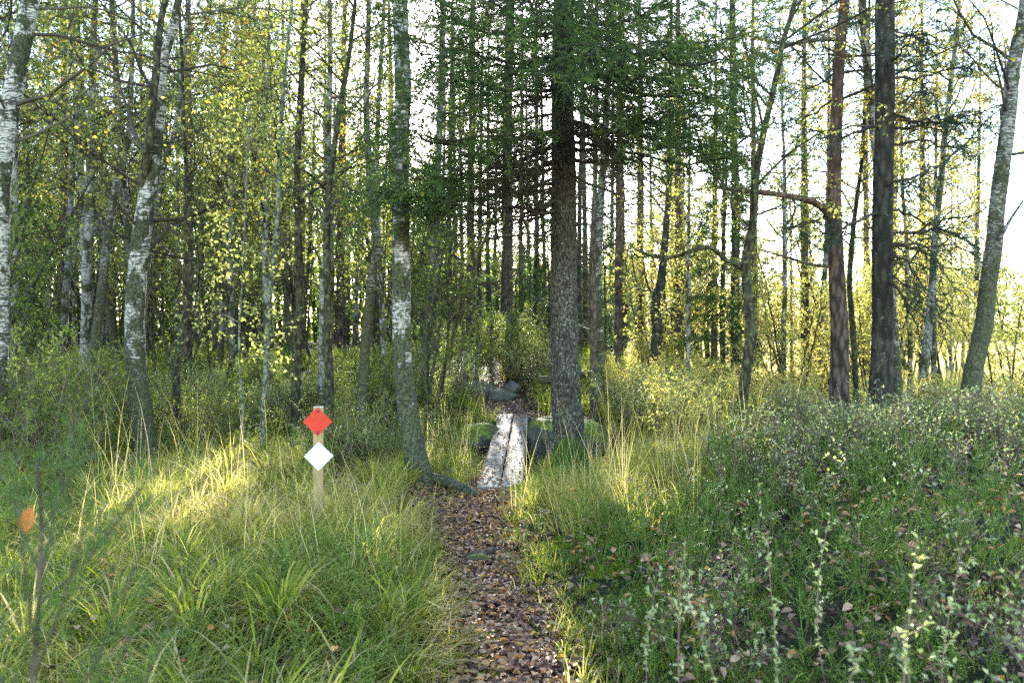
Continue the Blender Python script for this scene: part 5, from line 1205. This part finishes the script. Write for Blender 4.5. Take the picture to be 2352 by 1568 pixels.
# ------------------------------------------------------------------ near plants
sd = 1.35; a0 = W(80, 1700, sd); sap = thing('pine_sapling', 'soft green young pine close to the camera with one brown leaf caught on it', 'sapling', (a0[0], sd, H(a0[0], sd)))
Ps = np.array([(a0[0], sd, H(a0[0], sd) - .03), W(75, 1560, sd), W(88, 1400, sd), W(95, 1250, sd), W(92, 1130, sd), W(84, 1050, sd)])
PP, RR = smooth_path(Ps, [.005, .0045, .004, .0033, .0027, .002], 50); org = (a0[0], sd, H(a0[0], sd))
link('stem', trunk_geo(PP, RR, 8, .08, 0).mesh('stem', [M['dead_bark']], True, org), sap)
def sapc():
    r = np.random.default_rng(8); g = Geo()
    ends = [(350, 1080, 1.25), (430, 1330, 1.2), (330, 1250, 1.45), (190, 1000, 1.45), (-60, 1250, 1.3), (-60, 1400, 1.4), (40, 1120, 1.2), (140, 1080, 1.5), (300, 1420, 1.1), (210, 1150, 1.2), (0, 1040, 1.5)]
    st = [.80, .35, .55, .9, .55, .4, .75, .85, .25, .7, .85]
    A = []
    for (ex, ey, ed), t_ in zip(ends, st):
        a = PP[int(t_ * 49)]; b = W(ex, ey, ed); tt = np.linspace(0, 1, 8)[:, None]; A.append(a * (1 - tt) + b * tt - np.array([0, 0, .02]) * np.sin(tt * 3.14))
    A = np.array(A); RA = np.linspace(.0028, .0012, 8)[None].repeat(len(A), 0)
    g.tubes(A, RA, 4, tint=.7); B, RB = grow(A, RA, 3, .4, .95, .09, .7, .05, .05, 4, .7, .3, .001, r=r); g.tubes(B, RB, 4, tint=.6)
    for X_, n_ in ((A, 85), (B, 30), (PP[None, -16:], 80)):
        leaf_on(g, X_, n_, .045, .0022, .3, 1., mat=1, r=r, t0=.15, droop=.1)
    return g.mesh('needles', [M['twig'], M['needle']])
add_crown(sap, org, sapc, 'needles')
g = Geo(); p = W(58, 1190, 1.3)[None]; g.leaves(p + [[.01, 0, .02]], np.array([[-.3, 0, -1.]]), np.array([[.3, -1, 0.]]), .05, .03, .93, fold=.3, fine=True)
o = link('hanging_leaf', g.mesh('hanging_leaf', [M['dead_leaf']], False, p[0])); o.location = tuple(p[0]); tag(o, 'single orange brown leaf caught on the young pine by the camera', 'leaf')

def sprig(px, py_top, py_bot, d, label, seed, leafL=.019, n=11, group=None):
    r = np.random.default_rng(seed); a = W(px, py_bot, d); b = W(px + r.uniform(-45, 45), py_top + 55, d)
    zb = H(a[0], d); a[2] = min(a[2], zb)
    t_ = np.linspace(0, 1, 12)[:, None]; P = a * (1 - t_) + b * t_; P[:, 0] += .02 * np.sin(t_[:, 0] * 4 + seed) + r.uniform(-.12, .12) * t_[:, 0] ** 2; P[:, 1] += r.uniform(-.1, .1) * t_[:, 0] ** 1.5; org = (a[0], d, a[2])
    root = thing('blueberry_sprig', label, 'sprig', org, group)
    g = Geo(); R = np.linspace(.0022, .001, 12)[None]; g.tubes(P[None], R, 5, tint=.7)
    A, RA = grow(P[None], R, 5, .35, .95, .09, .7, .06, .1, 5, .8, .3, .0009, r=r); g.tubes(A, RA, 4, tint=.7)
    link('stem', g.mesh('stem', [M['twig_pale']], True, org), root)
    g = Geo(); leaf_on(g, P[None, 3:], 34, leafL, leafL * .62, .45, .95, t0=0, droop=.0, r=r, flat_=1.2, fine=True); leaf_on(g, A, 8, leafL, leafL * .62, .45, 1., t0=.1, droop=0, r=r, flat_=1.2, fine=True)
    link('leaves', g.mesh('leaves', [M['heath_leaf']], False, org), root)
SP = [(2020, 1180, 1480, 1.9, 'tall pale leaved sprig standing alone in the dark lower corner'), (1760, 1150, 1330, 2.5, 'pale sprig with a broken look at the near edge of the scrub'), (1560, 1180, 1420, 2.3, 'pale sprig leaning over the bilberry mat nearest the path'),
      (1900, 1120, 1300, 2.7, 'slim sprig in front of the dense scrub'), (2180, 1160, 1350, 2.4, 'yellowish sprig near the open side of the scrub'), (2300, 1300, 1560, 1.7, 'low pale sprig at the outermost edge of the bank'), (1700, 1340, 1560, 1.8, 'short sprig among green stems close to the camera'),
      (2130, 1440, 1600, 1.6, 'lowest pale sprig on the bank'), (1480, 1240, 1400, 2.7, 'small sprig between the path and the scrub'), (1850, 1400, 1600, 1.7, 'sprig with bent tip beneath the tall pale leaved one')]
for i, a in enumerate(SP): sprig(*a, 50 + i)

# long single blades near the camera
def blade_thing(pts, wd, tint, label, d):
    P = np.array([W(*q, d) for q in pts]); PP, RR = smooth_path(P, np.full(len(P), wd), 20)
    S = np.zeros_like(PP); S[:, 0] = 1; wv = wd * np.minimum(1, (1.02 - np.linspace(0, 1, 20)) * 2)[:, None]
    g = Geo(); V = np.stack([PP - S * wv, PP + S * wv + [0, .002, 0]], 1); q = (np.arange(19) * 2)[:, None] + np.array([0, 1, 3, 2])
    g.add(V, q, tint=tint); o = link('grass_blade', g.mesh('grass_blade', [M['grass']], True, PP[0])); o.location = tuple(PP[0]); tag(o, label, 'grass blade')
blade_thing([(750, 1640), (790, 1540), (818, 1470), (832, 1425)], .0038, .52, 'bright yellow green blade standing tallest at the lower edge', 2.0)
blade_thing([(870, 1640), (905, 1550), (940, 1505), (968, 1480)], .0032, .66, 'yellow blade bending toward the path at the lower edge', 2.2)
